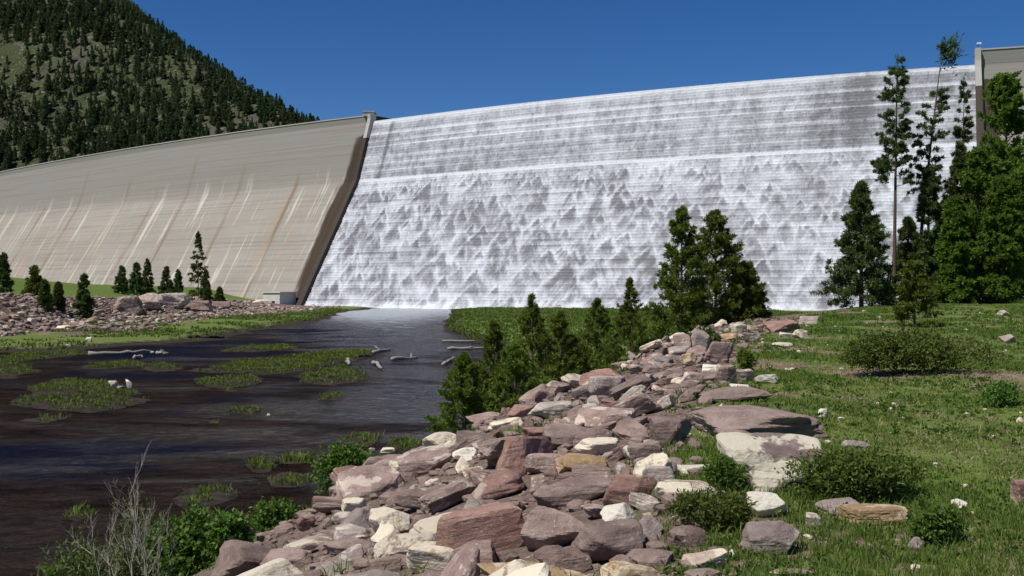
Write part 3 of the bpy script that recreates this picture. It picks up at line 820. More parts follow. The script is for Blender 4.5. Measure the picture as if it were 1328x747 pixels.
# small trees on the far bank below the wing wall
FB = [(257, 375, 303, 246, 2.9, 'tall pointed spruce below the streaked wing wall, tallest on the far bank'),
      (158, 377, 347, 226, 1.7, 'dark round pine at the near end of the far bank group'),
      (177, 381, 343, 222, 1.7, 'dark green pine in the middle of the far bank group'),
      (191, 378, 338, 232, 1.6, 'taller pine just behind the middle of the far bank group'),
      (216, 380, 348, 230, 1.8, 'broad pine standing between the far bank group and tall spruce'),
      (231, 378, 351, 240, 1.2, 'thin small pine close beside the tall spruce'),
      (109, 397, 358, 165, 1.5, 'dark conical pine standing on the far rubble slope'),
      (45, 375, 348, 165, 1.5, 'low bushy pine on the far grass mound'),
      (4, 360, 331, 168, 1.5, 'small dark pine on top of the far grass mound'),
      (267, 377, 352, 240, 1.3, 'low pine hugging the base of the tall spruce'),
      (268, 392, 375, 225, .8, 'tiny dark pine on the rubble below the tall spruce'),
      (285, 388, 374, 245, 1.3, 'low dark pine at the end of the far grass mound'),
      (58, 380, 366, 155, .9, 'little bush pine at the rim of the far rubble'),
      (76, 381, 369, 160, .8, 'smallest pine at the rim of the far rubble')]
for k, (px, pb, pt, d, r, lab) in enumerate(FB):
    x = (px - CX) / F * d; z0 = H(x, d)
    p = Vector((x, d, z0 - .2)); sc = 1; h = max(top_h(pt, d, p.z), .8 * (pb - pt) / F * d)
    make_conifer('far_pine', p, h, r * sc, 200 + k, M['spruce'] if k != 7 else M['pine'], lab, group='small trees on the far bank', trunk_r=.12, limbs=False,
                 base=.02, shape=.9 if k == 0 else .6, pitch=(35, -5 if k == 0 else 10), branches=90, shoots=6, per=9, needle=.5, nw=.2, gap=0.)

# wood on the hill
def hill_wood():
    rng = np.random.default_rng(77)
    protos = []
    for k in range(6):
        V, Fc, T, _ = conifer_arrays(1.0, .15 + .04 * (k % 3), 300 + k, base=.03, shape=.65 + .2 * (k % 2), pitch=(25, 0), branches=48, shoots=5, per=5, needle=.09, nw=.045)
        protos.append((V, Fc, T, mesh_np('hill_conifer', V, Fc, dict(tint=T))))
        protos[-1][3].materials.append(M['far_pine'])
    pts = []
    n = 0
    X = rng.uniform(-760, 60, 32000); Y = rng.uniform(590, 1250, 32000)
    Z = hill_z(X, Y)
    dx, dy = X - HR0[0], Y - HR0[1]; D = dx * HPER[0] + dy * HPER[1]
    px = CX + X / Y * F; py = CY - (Z - CAMZ) / Y * F
    crest_py = np.interp(px, lft[:, 0], lft[:, 1])
    dens = fbm(X * .016, Y * .016, oct=4, seed=71)
    lower = sstep(40, 190, py)
    ok = (D > -14) & (px > -120) & (px < 470) & (py > -70) & (py < crest_py + 14) & (rng.uniform(0, 1, len(X)) < np.clip(.30 + .7 * sstep(.38, .54, dens) + .5 * lower, 0, 1) * .70)
    ridge = (np.abs(D) < 12) & (px > 100) & (px < 450) & (rng.uniform(0, 1, len(X)) < .9)
    idx = np.where(ok | ridge)[0]
    sel = []
    for i in idx:
        hh = (3.5 + 11.5 * rng.uniform(0, 1) ** 1.3) if abs(D[i]) > 15 else rng.uniform(3.5, 9)
        sel.append((X[i], Y[i], Z[i], hh, px[i], py[i]))
    # largest seen first
    inside = [s for s in sel if 0 < s[4] < 450 and s[5] - s[3] * F / s[1] < np.interp(s[4], lft[:, 0], lft[:, 1]) - 6 and s[5] > -3]
    inside.sort(key=lambda s: -s[3] / s[1])
    singles = inside[:230]; ids = set(map(id, singles))
    for s in singles:
        k = rng.integers(0, 6)
        o = bpy.data.objects.new('hill_conifer', protos[k][3]); COL.objects.link(o)
        o.location = (s[0], s[1], s[2] - .5); o.rotation_euler = (0, 0, rng.uniform(0, 6.28)); w = s[3] * rng.uniform(.85, 1.3); o.scale = (w, w, s[3])
        tag(o, 'dark conifer growing on the steep wooded hillside above the dam', 'tree', 'conifers on the far hillside')
    Vs, Fs, Ts = [], [], []; off = 0
    for s in sel:
        if id(s) in ids: continue
        V, Fc, T, _ = protos[rng.integers(0, 6)]
        a = rng.uniform(0, 6.28); w = s[3] * rng.uniform(.85, 1.3)
        R = np.array([[math.cos(a) * w, -math.sin(a) * w, 0], [math.sin(a) * w, math.cos(a) * w, 0], [0, 0, s[3]]])
        Vs.append(V @ R.T + np.array([s[0], s[1], s[2] - .5])); Fs.append(Fc + off); Ts.append(T); off += len(V)
    me = mesh_np('forest', np.vstack(Vs), np.vstack(Fs), dict(tint=np.concatenate(Ts)))
    tag(obj('forest', me, M['far_pine']), 'mass of smaller conifers covering the hillside behind the dam', 'forest', kind='stuff')
    # scrub between them
    nb = 11000
    X = rng.uniform(-760, 60, nb); Y = rng.uniform(590, 1250, nb); Z = hill_z(X, Y)
    g = fbm(X * .02, Y * .02, oct=3, seed=90) > .47
    X, Y, Z = X[g], Y[g], Z[g]
    per = 26; P = np.repeat(np.stack([X, Y, Z], -1), per, 0) + rng.normal(0, 1, (len(X) * per, 3)) * np.array([2.0, 2.0, .8])
    P[:, 2] += .6
    V, Fc, T = cards(P, unit(rng.normal(size=P.shape) + np.array([0, 0, .6])), 1.6, 1.0, np.repeat(rng.uniform(.1, 1, len(X)), per), rng)
    me = mesh_np('scrub', V, Fc, dict(tint=T))
    M['scrub'] = foliage_mat('hill_scrub', (.035, .045, .022), (.085, .10, .045), .2)
    tag(obj('scrub', me, M['scrub']), 'low green scrub spread over the hillside among the conifers', 'scrub', kind='stuff')
hill_wood()

# ------------------------------------------------------------------ shrubs
def make_shrub(name, loc, w, d, h, seed, mat, label, n=4200, leaf=.05, lw=.03, lumps=9, group=None, stems=7, up=.3, rz=0):
    rng = np.random.default_rng(seed)
    root = tag(empty(name, loc, rz), label, 'shrub', group)
    a = rng.uniform(0, 6.28, lumps); rr = np.sqrt(rng.uniform(0, 1, lumps)) * .72
    Cn = np.stack([np.cos(a) * rr * w / 2, np.sin(a) * rr * d / 2, h * (.30 + .42 * (1 - rr) * rng.uniform(.5, 1.2, lumps))], -1)
    R = np.stack([np.full(lumps, .30 * w), np.full(lumps, .30 * d), np.full(lumps, .36 * h)], -1) * rng.uniform(.65, 1.2, (lumps, 1))
    # twigs inside each lump, leaves along the twigs
    nt = max(n // 12, 20)
    li = rng.integers(0, lumps, nt)
    dr = unit(rng.normal(size=(nt, 3)) + np.array([0, 0, .35]))
    tip = Cn[li] + dr * R[li] * rng.uniform(.55, 1.12, (nt, 1))
    tw = unit(dr + rng.normal(0, .5, (nt, 3)) + np.array([0, 0, up]))
    tl = .28 * h * rng.uniform(.5, 1.3, nt)
    ci = np.repeat(np.arange(nt), 12); v = rng.uniform(-1, .3, len(ci))
    P = tip[ci] + tw[ci] * (tl[ci] * v)[:, None] + rng.normal(0, .012, (len(ci), 3))
    P[:, 2] = np.maximum(P[:, 2], .01)
    Dr = unit(tw[ci] * .7 + unit(rng.normal(size=(len(ci), 3))))
    T = np.clip(.2 + .5 * rng.uniform(0, 1, nt)[ci] + .25 * v + rng.normal(0, .1, len(ci)) + .15, 0, 1)
    V, Fc, T = cards(P, Dr, leaf * rng.uniform(.7, 1.3, len(ci)), lw, T, rng)
    obj('foliage', mesh_np('foliage', V, Fc, dict(tint=T)), mat, root)
    mb = MB()
    for k in range(stems):
        c = Cn[k % lumps]; b = np.array([c[0] * .2, c[1] * .2, -.05]); m_ = (b + c) / 2 + rng.normal(0, .04 * w, 3)
        mb.tube([b, m_, c], [.012 * h + .004, .009 * h + .003, .003 * h + .002], 5)
    obj('stem', mb.mesh('stem', True), M['bark'], root)
    return root

def shrub_px(name, px, pb, wpx, hpx, seed, mat, label, dep=.8, **kw):
    g = ground_px(px, pb); sc = g.y / F
    w = wpx * sc; return make_shrub(name, (g.x, g.y + w * dep * .3, H(g.x, g.y + w * dep * .3) - .02), w, w * dep, hpx * sc, seed, mat, label, **kw)

shrub_px('juniper_shrub', 1194, 488, 172, 60, 1, M['juniper'], 'wide low dark green juniper on the open grass, below the lone spruce', n=18000, leaf=.065, lw=.026, lumps=20, dep=.6)
shrub_px('leafy_shrub', 1125, 655, 155, 75, 2, M['juniper'], 'dense green shrub growing over the white patched slab', n=20000, leaf=.034, lw=.015, lumps=15, dep=.7)
shrub_px('leafy_shrub', 1222, 712, 62, 52, 3, M['leaf'], 'small bright green shrub beside the ochre slab on the grass', n=5200, leaf=.035, lw=.018, lumps=7)
shrub_px('leafy_shrub', 922, 690, 92, 60, 4, M['juniper'], 'soft green tuft shrub between the boulders and the pink grey block', n=6000, leaf=.04, lw=.012, lumps=8)
shrub_px('leafy_shrub', 940, 640, 60, 44, 5, M['leaf'], 'grassy green shrub tucked against the side of the white patched slab', n=4200, leaf=.05, lw=.012, lumps=6)
shrub_px('leafy_shrub', 1312, 528, 50, 34, 6, M['leaf'], 'bright green low shrub at the far right end of the grass', n=3800, leaf=.05, lw=.02, lumps=6)
shrub_px('leafy_shrub', 966, 483, 26, 34, 7, M['pine'], 'small upright green shrub among the stones near the top of the rock bank', n=2600, leaf=.07, lw=.025, lumps=6)
shrub_px('leafy_shrub', 1258, 386, 90, 52, 8, M['leaf'], 'broad bright green shrub under the big bright tree', n=6000, leaf=.22, lw=.12, lumps=12)
shrub_px('leafy_shrub', 1312, 383, 62, 40, 9, M['leaf'], 'smaller bright green shrub under the trees by the picture edge', n=4200, leaf=.22, lw=.12, lumps=9)
shrub_px('leafy_shrub', 1003, 398, 22, 34, 10, M['spruce'], 'small dark shrub on the grass edge between the pair and the lone spruce', n=1800, leaf=.2, lw=.06, lumps=6)
shrub_px('leafy_shrub', 912, 452, 46, 26, 11, M['spruce'], 'low grey green shrub below the rounder dark pine', n=2200, leaf=.12, lw=.05, lumps=6)
# bushes at the water's edge, river side of the rock bank
def shrub_d(name, px, d, w, h, seed, mat, label, **kw):
    p = at_depth(px, d); return make_shrub(name, p, w, w * .85, h, seed, mat, label, **kw)
shrub_d('river_bush', 449, 19.5, 1.05, .95, 20, M['leaf'], 'round bright green bush at the water edge behind the rock bank', n=6500, leaf=.07, lw=.045, lumps=9)
shrub_d('river_bush', 352, 16.5, .75, .62, 21, M['leaf'], 'small green bush by the pale stones at the water edge', n=3000, leaf=.06, lw=.035, lumps=6)
shrub_d('river_bush', 238, 14.2, 1.0, .95, 22, M['leaf'], 'large leafy green bush in the lower corner beside the dead twigs', n=4600, leaf=.075, lw=.045, lumps=9)
shrub_d('river_bush', 296, 13.6, .5, .7, 23, M['leaf'], 'grey green leafy bush between the large bush and the rocks', n=3200, leaf=.075, lw=.05, lumps=6)
shrub_d('willow_bush', 110, 14.8, 1.25, 1.35, 24, M['willow'], 'loose light green willow in the lower corner beyond the dead twigs', n=3800, leaf=.085, lw=.024, lumps=12, up=.9)
shrub_d('willow_bush', 165, 15.4, 1.0, 1.75, 25, M['willow'], 'thin olive willow standing around the pale dead twigs', n=3600, leaf=.085, lw=.02, lumps=9, up=1.2)
shrub_d('willow_bush', 62, 14.2, .7, .9, 27, M['leaf'], 'low leafy willow at the far corner of the river edge', n=2200, leaf=.08, lw=.04, lumps=6, up=.7)
shrub_d('river_bush', 512, 27.0, .9, .42, 26, M['willow'], 'low olive bush on the bank shelf beside the smallest riverside pine', n=2400, leaf=.08, lw=.04, lumps=8)
shrub_d('river_bush', 560, 22.0, 1.0, .40, 28, M['leaf'], 'low green bush at the foot of the smallest riverside pine', n=3000, leaf=.07, lw=.03, lumps=8)

def dead_twigs():
    rng = np.random.default_rng(9)
    p = at_depth(186, 14.0)
    root = tag(empty('dead_shrub', p), 'pale leafless shrub with many thin twigs standing in the lower corner by the river', 'dead shrub')
    mb = MB()
    def grow(q, d, L, r, lvl):
        pts = [q]; e = q.copy(); dd = d.copy(); n = 4
        for i in range(n):
            dd = unit(dd + rng.normal(0, .13, 3) + np.array([0, 0, .05])); e = e + dd * L / n; pts.append(e.copy())
            if lvl < 3 and i > 0:
                for c in range(2 if lvl < 2 else 1):
                    grow(e, unit(dd + unit(rng.normal(size=3)) * .55 + np.array([0, 0, .25])), L * rng.uniform(.25, .45), r * .5, lvl + 1)
        mb.tube(pts, [r * (1 - .8 * i / n) for i in range(n + 1)], 5)
    for k in range(15):
        a = rng.uniform(0, 6.28); s = rng.uniform(.03, .40)
        grow(np.array([math.cos(a) * s * 1.2, math.sin(a) * s, -.05]), unit(np.array([math.cos(a) * .16, math.sin(a) * .14, 1])), rng.uniform(.55, 1.15) if k else 1.45, .011, 0)
    obj('twig', mb.mesh('twig', True), M['twig'], root)
dead_twigs()

# ------------------------------------------------------------------ rocks
_ico = {}
def ico(n):
    if n not in _ico:
        bm = bmesh.new(); bmesh.ops.create_icosphere(bm, subdivisions=n, radius=1)
        bm.verts.ensure_lookup_table()
        _ico[n] = (np.array([v.co[:] for v in bm.verts]), np.array([[v.index for v in f.verts] for f in bm.faces])); bm.free()
    return _ico[n]

def rock_arrays(dims, seed, sub=4, slab=0., cuts=12, rough=.05):
    """angular boulder: direction sphere cut by a set of random planes, then chipped and layered"""
    rng = np.random.default_rng(seed)
    D, Fc = ico(sub)
    nrm = []; dist = []
    for ax in range(3):
        for s in (-1, 1):
            v = np.zeros(3); v[ax] = s; v += rng.normal(0, .30 - .12 * slab, 3) * (1 if ax < 2 else .8 - .45 * slab)
            nrm.append(v / np.linalg.norm(v)); dist.append(rng.uniform(.55, .84))
    for k in range(cuts):
        v = unit(rng.normal(size=3)); nrm.append(v); dist.append(rng.uniform(.62, .98))
    nrm = np.array(nrm); dist = np.array(dist)
    c = np.maximum(D @ nrm.T, 0) / dist
    p = 34.0
    r = (np.sum(c ** p, 1)) ** (-1 / p)
    V = D * r[:, None]
    # steps along the bedding and chipped faces
    q = V * 1.6 + seed % 97
    n1 = fbm(q[:, 0], q[:, 1], q[:, 2], oct=4, seed=seed % 50) - .5
    bed = fbm(V[:, 0] * .8 + 3, V[:, 1] * .8, V[:, 2] * 6 + seed % 13, oct=2, seed=seed % 31) - .5
    n2 = np.abs(fbm(V[:, 0] * 4, V[:, 1] * 4, V[:, 2] * 4 + seed % 7, oct=3, seed=5) - .5)
    V = V + D * (n1 * rough * 4.2 - n2 * rough * 1.6)[:, None] + D * np.array([1, 1, .15]) * (bed * rough * (.8 + 1.6 * slab))[:, None]
    V = V / np.abs(V).max(0)
    return V * np.array(dims) / 2, Fc

def rock_object(name, loc, dims, seed, mat, rot=(0, 0, 0), sub=4, **kw):
    V, Fc = rock_arrays(dims, seed, sub, **kw)
    o = obj(name, mesh_np(name, V, Fc), mat, None, loc); o.rotation_euler = rot
    return o

placed = []           # (x, y, radius)
def hero(px, py, wpx, hpx, kind, label, yaw=None, slab=.3, sub=4, tall=None, tilt=(0, 0), depth=.75, sink=.18, name='boulder', cuts=12):
    seed = int(px * 13 + py * 7)
    rng = np.random.default_rng(seed)
    g = ground_px(px, py + hpx * .42)
    sc = g.y / F; w = wpx * sc * 1.04
    phi = math.atan2(CAMZ - g.z, g.y)
    hw = hpx * sc * 1.04
    dy = depth * w
    hz = (hw - dy * math.sin(phi)) / math.cos(phi)
    if hz < .35 * hw: dy = .62 * hw / math.sin(phi); hz = .40 * hw
    if tall: hz = tall * hw
    hz = hz / (1 - sink)
    y = g.y + dy * .42; x = g.x * y / g.y
    z = H(x, g.y + dy * .25) + hz * (.5 - sink)
    if yaw is None: yaw = rng.uniform(-18, 18)
    o = rock_object(name, (x, y, z), (w, dy, hz), seed, M['rock_' + kind], (rad(tilt[0] + rng.normal(0, 3)), rad(tilt[1] + rng.normal(0, 3)), rad(yaw)), sub, slab=slab, cuts=cuts)
    tag(o, label, 'boulder' if wpx > 40 or g.y > 20 else 'rock')
    placed.append((x, y, .5 * math.sqrt(w * dy)))
    return o

HEROES = [
 (711, 687, 138, 70, 'plain', 'long purple brown boulder, biggest block at the bottom of the rock bank', dict(sub=5, yaw=-12, tilt=(0, -8), depth=.55)),
 (794, 708, 108, 62, 'plain', 'broad purple slab with flat sunlit top, nearest the grass at the bottom', dict(sub=5, yaw=14, depth=.7)),
 (801, 670, 66, 32, 'white', 'pale cream wedge lying on the broad purple slab', dict(sub=5, yaw=12)),
 (559, 726, 66, 46, 'cream', 'cream yellow blocky boulder low in the bank near the water side', dict(sub=5)),
 (583, 684, 104, 44, 'cream', 'long cream white crusted slab above the cream yellow block', dict(sub=5, yaw=8, tilt=(12, -6))),
 (505, 682, 54, 46, 'cream', 'mottled tan and cream boulder at the river side of the bank', dict(sub=5)),
 (548, 647, 74, 38, 'purple', 'dark purple boulder with a shaded overhang above the mottled cream one', dict(sub=5, yaw=-8)),
 (652, 630, 84, 42, 'red', 'reddish brown slab in the middle of the rock bank', dict(sub=5, tilt=(0, -12))),
 (758, 607, 70, 34, 'tan', 'ochre tan block lying on top of the long brown ledge', dict(sub=5, yaw=10)),
 (736, 642, 118, 42, 'plain', 'long purple brown ledge below the ochre tan block', dict(sub=5, yaw=12, tilt=(0, -10), depth=.5)),
 (815, 640, 70, 54, 'red', 'brown pointed boulder with white and ochre blotches beside the grass tuft', dict(sub=5, tall=.8)),
 (617, 729, 64, 46, 'purple', 'brown angular boulder between the cream yellow block and the biggest block', dict(sub=5)),
 (738, 734, 66, 40, 'purple', 'dark brown boulder with a pale edge, below the biggest block', dict(sub=5, tall=.8, yaw=25)),
 (680, 745, 68, 16, 'cream', 'flat pinkish stone at the very bottom of the rock bank', dict(sub=5)),
 (433, 738, 68, 28, 'grey', 'pale purplish slab at the lowest river corner of the bank', dict(sub=5)),
 (450, 712, 60, 34, 'purple', 'purple brown block just above the pale purplish slab', dict(sub=5)),
 (388, 722, 50, 26, 'purple', 'purple slab sloping to the water at the lower end of the bank', dict()),
 (500, 735, 50, 30, 'purple', 'purple brown stone between the pale slab and the cream yellow block', dict(sub=5)),
 (718, 532, 62, 24, 'white', 'pale flat slab at the skyline of the bank below the tallest young pine', dict(yaw=14)),
 (783, 505, 54, 32, 'grey', 'pale cream topped outcrop at the skyline of the bank', dict()),
 (823, 525, 50, 30, 'purple', 'purple brown block with one flat face, beside the pale topped outcrop', dict(yaw=20)),
 (765, 531, 20, 18, 'white', 'small round white stone between the pale slab and the flat faced block', dict()),
 (866, 562, 62, 42, 'purple', 'flat purple slab joining the big flat ledge on its river side', dict(yaw=-10)),
 (838, 592, 48, 36, 'purple', 'purple boulder below the flat purple slab', dict()),
 (852, 620, 50, 34, 'grey', 'grey purple boulder with a lit top next to the leafy tuft', dict(sub=5)),
 (703, 563, 48, 26, 'red', 'reddish brown stone in the upper middle of the bank', dict(yaw=16)),
 (770, 570, 56, 28, 'purple', 'brown slab above the ochre tan block', dict(yaw=18)),
 (700, 603, 52, 28, 'purple', 'purple brown stone left between the red slab and the ochre block', dict()),
 (458, 656, 40, 26, 'cream', 'cream stone at the skyline of the bank beside the round river bush', dict()),
 (613, 614, 30, 18, 'cream', 'small cream stone above the red slab', dict()),
 (604, 590, 36, 20, 'white', 'pale cracked stone at the skyline of the bank below the pines', dict()),
 (967, 549, 186, 52, 'plain', 'biggest flat purple brown ledge, lying along the grass edge', dict(sub=5, yaw=4, slab=1., depth=.85, cuts=6)),
 (1008, 606, 160, 86, 'patch', 'wide slab covered in white patches, below the big flat ledge', dict(sub=5, yaw=-14, tilt=(9, 4), slab=.8, depth=.75, cuts=6)),
 (993, 657, 52, 36, 'white', 'white lower corner block in front of the white patched slab', dict(sub=5)),
 (900, 611, 56, 20, 'white', 'flat white stone lying between the boulders and the white patched slab', dict(sub=5)),
 (996, 703, 96, 48, 'grey', 'pinkish grey square block half sunk in the grass', dict(sub=5, tall=.8, yaw=4, cuts=5, depth=.5)),
 (1133, 669, 88, 34, 'tan', 'ochre cream slab lying on the grass in front of the dense shrub', dict(sub=5, yaw=6)),
 (1085, 659, 60, 24, 'grey', 'grey purple flat stone touching the ochre cream slab', dict(sub=5)),
 (1056, 677, 24, 22, 'grey', 'small pale stone between the square block and the ochre slab', dict()),
 (912, 729, 62, 34, 'cream', 'cream pale slab tilted in the grass at the bottom edge', dict(sub=5, yaw=20)),
 (1242, 656, 34, 16, 'white', 'white stone on the grass to one side of the ochre slab', dict()),
 (1324, 640, 30, 34, 'red', 'dark brown boulder cut off by the picture edge on the grass', dict(tall=.9)),
 (1067, 537, 14, 14, 'white', 'small white upright stone on the grass beyond the big flat ledge', dict()),
 (1190, 708, 24, 22, 'grey', 'small pale pink stone beside the small bright shrub', dict()),
 (1030, 744, 60, 14, 'purple', 'flat purple stone at the bottom edge below the square block', dict(sub=5)),
 (1108, 578, 40, 14, 'grey', 'low pale stones bed beside the dense shrub top', dict()),
 (945, 512, 100, 24, 'plain', 'cracked purple slab lying above the big flat ledge', dict(slab=1., yaw=3)),
 (921, 479, 34, 12, 'white', 'lens shaped greenish white stone among purple blocks', dict()),
 (896, 492, 34, 19, 'purple', 'purple block left below the lens shaped white stone', dict()),
 (940, 488, 30, 26, 'purple', 'purple block under the end of the lens shaped white stone', dict()),
 (932, 460, 44, 28, 'purple', 'layered purple block above the lens shaped white stone', dict()),
 (908, 443, 25, 30, 'grey', 'upright block with a pale flat face below the dark pine pair', dict(tall=1.)),
 (887, 446, 28, 30, 'purple', 'dark purple upright block next to the pale faced one', dict(tall=.9)),
 (873, 465, 24, 12, 'cream', 'pale pink stone at the skyline below the dark pine pair', dict()),
 (893, 468, 18, 18, 'tan', 'small tan upright stone below the upright blocks', dict()),
 (1013, 424, 50, 16, 'red', 'red brown slab at the top end of the rock bank', dict()),
 (1038, 434, 22, 12, 'cream', 'pale pink stone leaning on the red brown slab', dict()),
 (958, 427, 24, 13, 'cream', 'pale stone at the top end of the bank, riverward of the red slab', dict()),
 (946, 438, 24, 11, 'tan', 'pale orange stone below the pale stone at the top end', dict()),
 (975, 438, 32, 13, 'grey', 'grey purple stone between the orange stone and the red slab', dict()),
 (1017, 435, 20, 7, 'white', 'small yellowish white stone in front of the red slab', dict()),
 (1013, 447, 28, 6, 'white', 'thin white stone lying on the grass below the red slab', dict()),
 (994, 492, 32, 14, 'white', 'white stone lying at the grass edge above the cracked slab', dict()),
 (965, 489, 28, 18, 'grey', 'purple grey wedge beside the white stone at the grass edge', dict()),
 (960, 502, 26, 8, 'white', 'thin white stone resting against the cracked purple slab', dict()),
 (1048, 416, 28, 12, 'grey', 'grey stone beyond the red slab at the top of the bank', dict()),
 (1215, 388, 22, 12, 'grey', 'grey square block standing on the grass before the far trees', dict()),
 (1308, 440, 24, 10, 'grey', 'pale grey stone on the open grass beyond the wide juniper', dict()),
 (1302, 407, 16, 7, 'grey', 'tiny grey stone on the far grass below the bright shrubs', dict()),
 (356, 676, 32, 18, 'cream', 'pale stone with a brown side at the water edge', dict()),
 (398, 680, 28, 22, 'red', 'reddish stone at the water edge between the small bush and the bank', dict()),
]
for (px, py, w, h, kind, lab, kw) in HEROES: hero(px, py, w, h, kind, lab, **kw)

# the rest of the rock bank
def fill_rocks():
    rng = np.random.default_rng(23)
    kinds = ['purple'] * 9 + ['red'] * 2 + ['grey'] * 4 + ['cream'] * 4 + ['tan']
    var = {}
    for k in sorted(set(kinds)):
        for i in range(5 if k != 'purple' else 12):
            V, Fc = rock_arrays((1, rng.uniform(.6, .95), rng.uniform(.42, .75)), int(rng.integers(1, 99999)), 4, slab=rng.uniform(0, 1))
            me = mesh_np('bank_rock', V, Fc); me.materials.append(M['rock_' + k]); var.setdefault(k, []).append(me)
    n = 0
    for size_lo, size_hi, want in ((.60, 1.0, 46), (.36, .60, 90), (.22, .36, 96)):
        got = tries = 0
        while got < want and tries < 9000:
            tries += 1
            y = 5.2 * (44 / 5.2) ** rng.uniform(0, 1)
            S = np.interp(y, Sy, Sx); E = np.interp(y, Ey, Ex)
            x = S + (.35 if y < 17 else -.9) + (E + .15 - S + (-.35 if y < 17 else .9)) * rng.uniform(0, 1)
            px = CX + x / y * F
            if px < 300 + max(0, (y - 12)) * 30 and y < 17: continue
            a = rng.uniform(size_lo, size_hi) * (1 if y < 25 else .8)
            if x > E - .8 and a > .5: continue
            r = a * .42
            if any((x - q[0]) ** 2 + (y - q[1]) ** 2 < (.66 * (r + q[2])) ** 2 for q in placed): continue
            placed.append((x, y, r)); got += 1
            k = kinds[rng.integers(0, len(kinds))]
            me = var[k][rng.integers(0, len(var[k]))]
            o = bpy.data.objects.new('bank_rock', me); COL.objects.link(o)
            sl = .28
            o.location = (x, y, H(x, y) + a * .16); o.scale = (a * 1.12, a * rng.uniform(.75, 1.05), a * rng.uniform(.6, .95))
            o.rotation_euler = (rng.normal(.05, .26), rng.normal(-.16, .26), rng.normal(.2, .9))
            tag(o, 'angular stone packed between the larger named boulders of the rock bank', 'rock', 'stones of the rock bank')
            n += 1
    print('bank rocks', n)
    # rubble between them, and pebbles on the grass
    V4 = [rock_arrays((1, .8, .6), 900 + i, 2, cuts=7) for i in range(8)]
    Vs, Fs = [], []; off = 0
    def sprinkle(x, y, a, sink=.15):
        nonlocal off
        V, Fc = V4[rng.integers(0, 8)]
        t = rng.uniform(0, 6.28); R = np.array([[math.cos(t), -math.sin(t), 0], [math.sin(t), math.cos(t), 0], [0, 0, 1]])
        Vs.append((V * a) @ R.T + np.array([x, y, z_ + a * (.3 - sink)])); Fs.append(Fc + off); off += len(V)
    N = 3600
    ys = 4.2 * (50 / 4.2) ** rng.uniform(0, 1, N); S = np.interp(ys, Sy, Sx); E = np.interp(ys, Ey, Ex)
    xs = S - .5 + (E + .3 - S + .5) * rng.uniform(0, 1, N)
    zs = height(xs, ys)[0]
    for x, y, z_ in zip(xs, ys, zs): sprinkle(x, y, .05 + .24 * rng.uniform(0, 1) ** 2.2)
    me = mesh_np('rubble', np.vstack(Vs), np.vstack(Fs)); 
    tag(obj('rubble', me, M['rock_purple']), 'small broken stones filling the gaps of the rock bank', 'rubble', kind='stuff')
    Vs, Fs = [], []; off = 0
    N = 620
    ys = 5 * (75 / 5) ** rng.uniform(0, 1, N); E = np.interp(ys, Ey, Ex)
    xs = E + (ys * .55 + 3) * rng.uniform(0, 1, N) ** 1.3
    zs = height(xs, ys)[0]
    for x, y, z_ in zip(xs, ys, zs): sprinkle(x, y, (.02 + .085 * rng.uniform(0, 1) ** 4) * (1 + y * .02))
    me = mesh_np('pebbles', np.vstack(Vs), np.vstack(Fs))
    tag(obj('pebbles', me, M['rock_cream']), 'pale pebbles strewn over the grass beside the rock bank', 'pebbles', kind='stuff')
    # far bank rubble
    Vs, Fs = [], []; off = 0
    N = 26000
    xs = rng.uniform(-130, -38, N); ys = rng.uniform(105, 300, N)
    z, a = height(xs, ys)
    ok = ((a['sm'] > -1) & (a['sm'] < 12.5) & (xs / ys > -.56)) | ((np.abs(a['sm'] + 6) < 5) & (xs > -75) & (ys > 130) & (rng.uniform(0, 1, N) < .35))
    for x, y, z_ in zip(xs[ok], ys[ok], z[ok]): sprinkle(x, y, .35 + .9 * rng.uniform(0, 1) ** 2.5)
    me = mesh_np('far_rubble', np.vstack(Vs), np.vstack(Fs)); print('far rubble', len(Vs))
    me.materials.append(M['rock_grey']); me.materials.append(M['rock_purple']); me.materials.append(M['rock_red']); me.materials.append(M['rock_cream'])
    nf = len(V4[0][1]); mi = np.repeat(rng.choice([0, 1, 1, 2, 0, 3], len(Vs)), nf).astype(np.int32); me.polygons.foreach_set('material_index', mi)
    tag(obj('far_rubble', me), 'slope of purple and grey broken rock on the far bank of the river', 'rubble', kind='stuff')
fill_rocks()
# the outcrop and the pale blocks of the far bank
FARR = [(166, 398, 38, 26, 'purple', 'dark hollowed outcrop end on the far bank below the pine group'), (192, 395, 40, 22, 'purple', 'middle block of the far bank outcrop'),
        (222, 393, 40, 18, 'grey', 'long layered block of the far bank outcrop'), (178, 406, 28, 12, 'red', 'low reddish block at the foot of the far bank outcrop'),
        (255, 398, 46, 13, 'purple', 'flat ledge at the end of the far bank outcrop'), (285, 396, 34, 10, 'purple', 'thin dark ledge nearest the dam on the far bank'),
        (119, 416, 22, 12, 'tan', 'orange tan boulder at the foot of the far rubble slope'), (108, 420, 14, 7, 'cream', 'pale cream stone beside the orange tan boulder'),
        (82, 425, 18, 6, 'cream', 'flat pale stone at the foot of the far rubble'), (42, 418, 10, 7, 'white', 'whitest stone in the far rubble slope'),
        (340, 393, 26, 8, 'cream', 'pale pink stone heap near the outlet house'), (352, 389, 16, 6, 'red', 'reddish stone beside the stone heap at the outlet house')]
for q in FARR: hero(*q[:6], depth=.8, sink=.25)
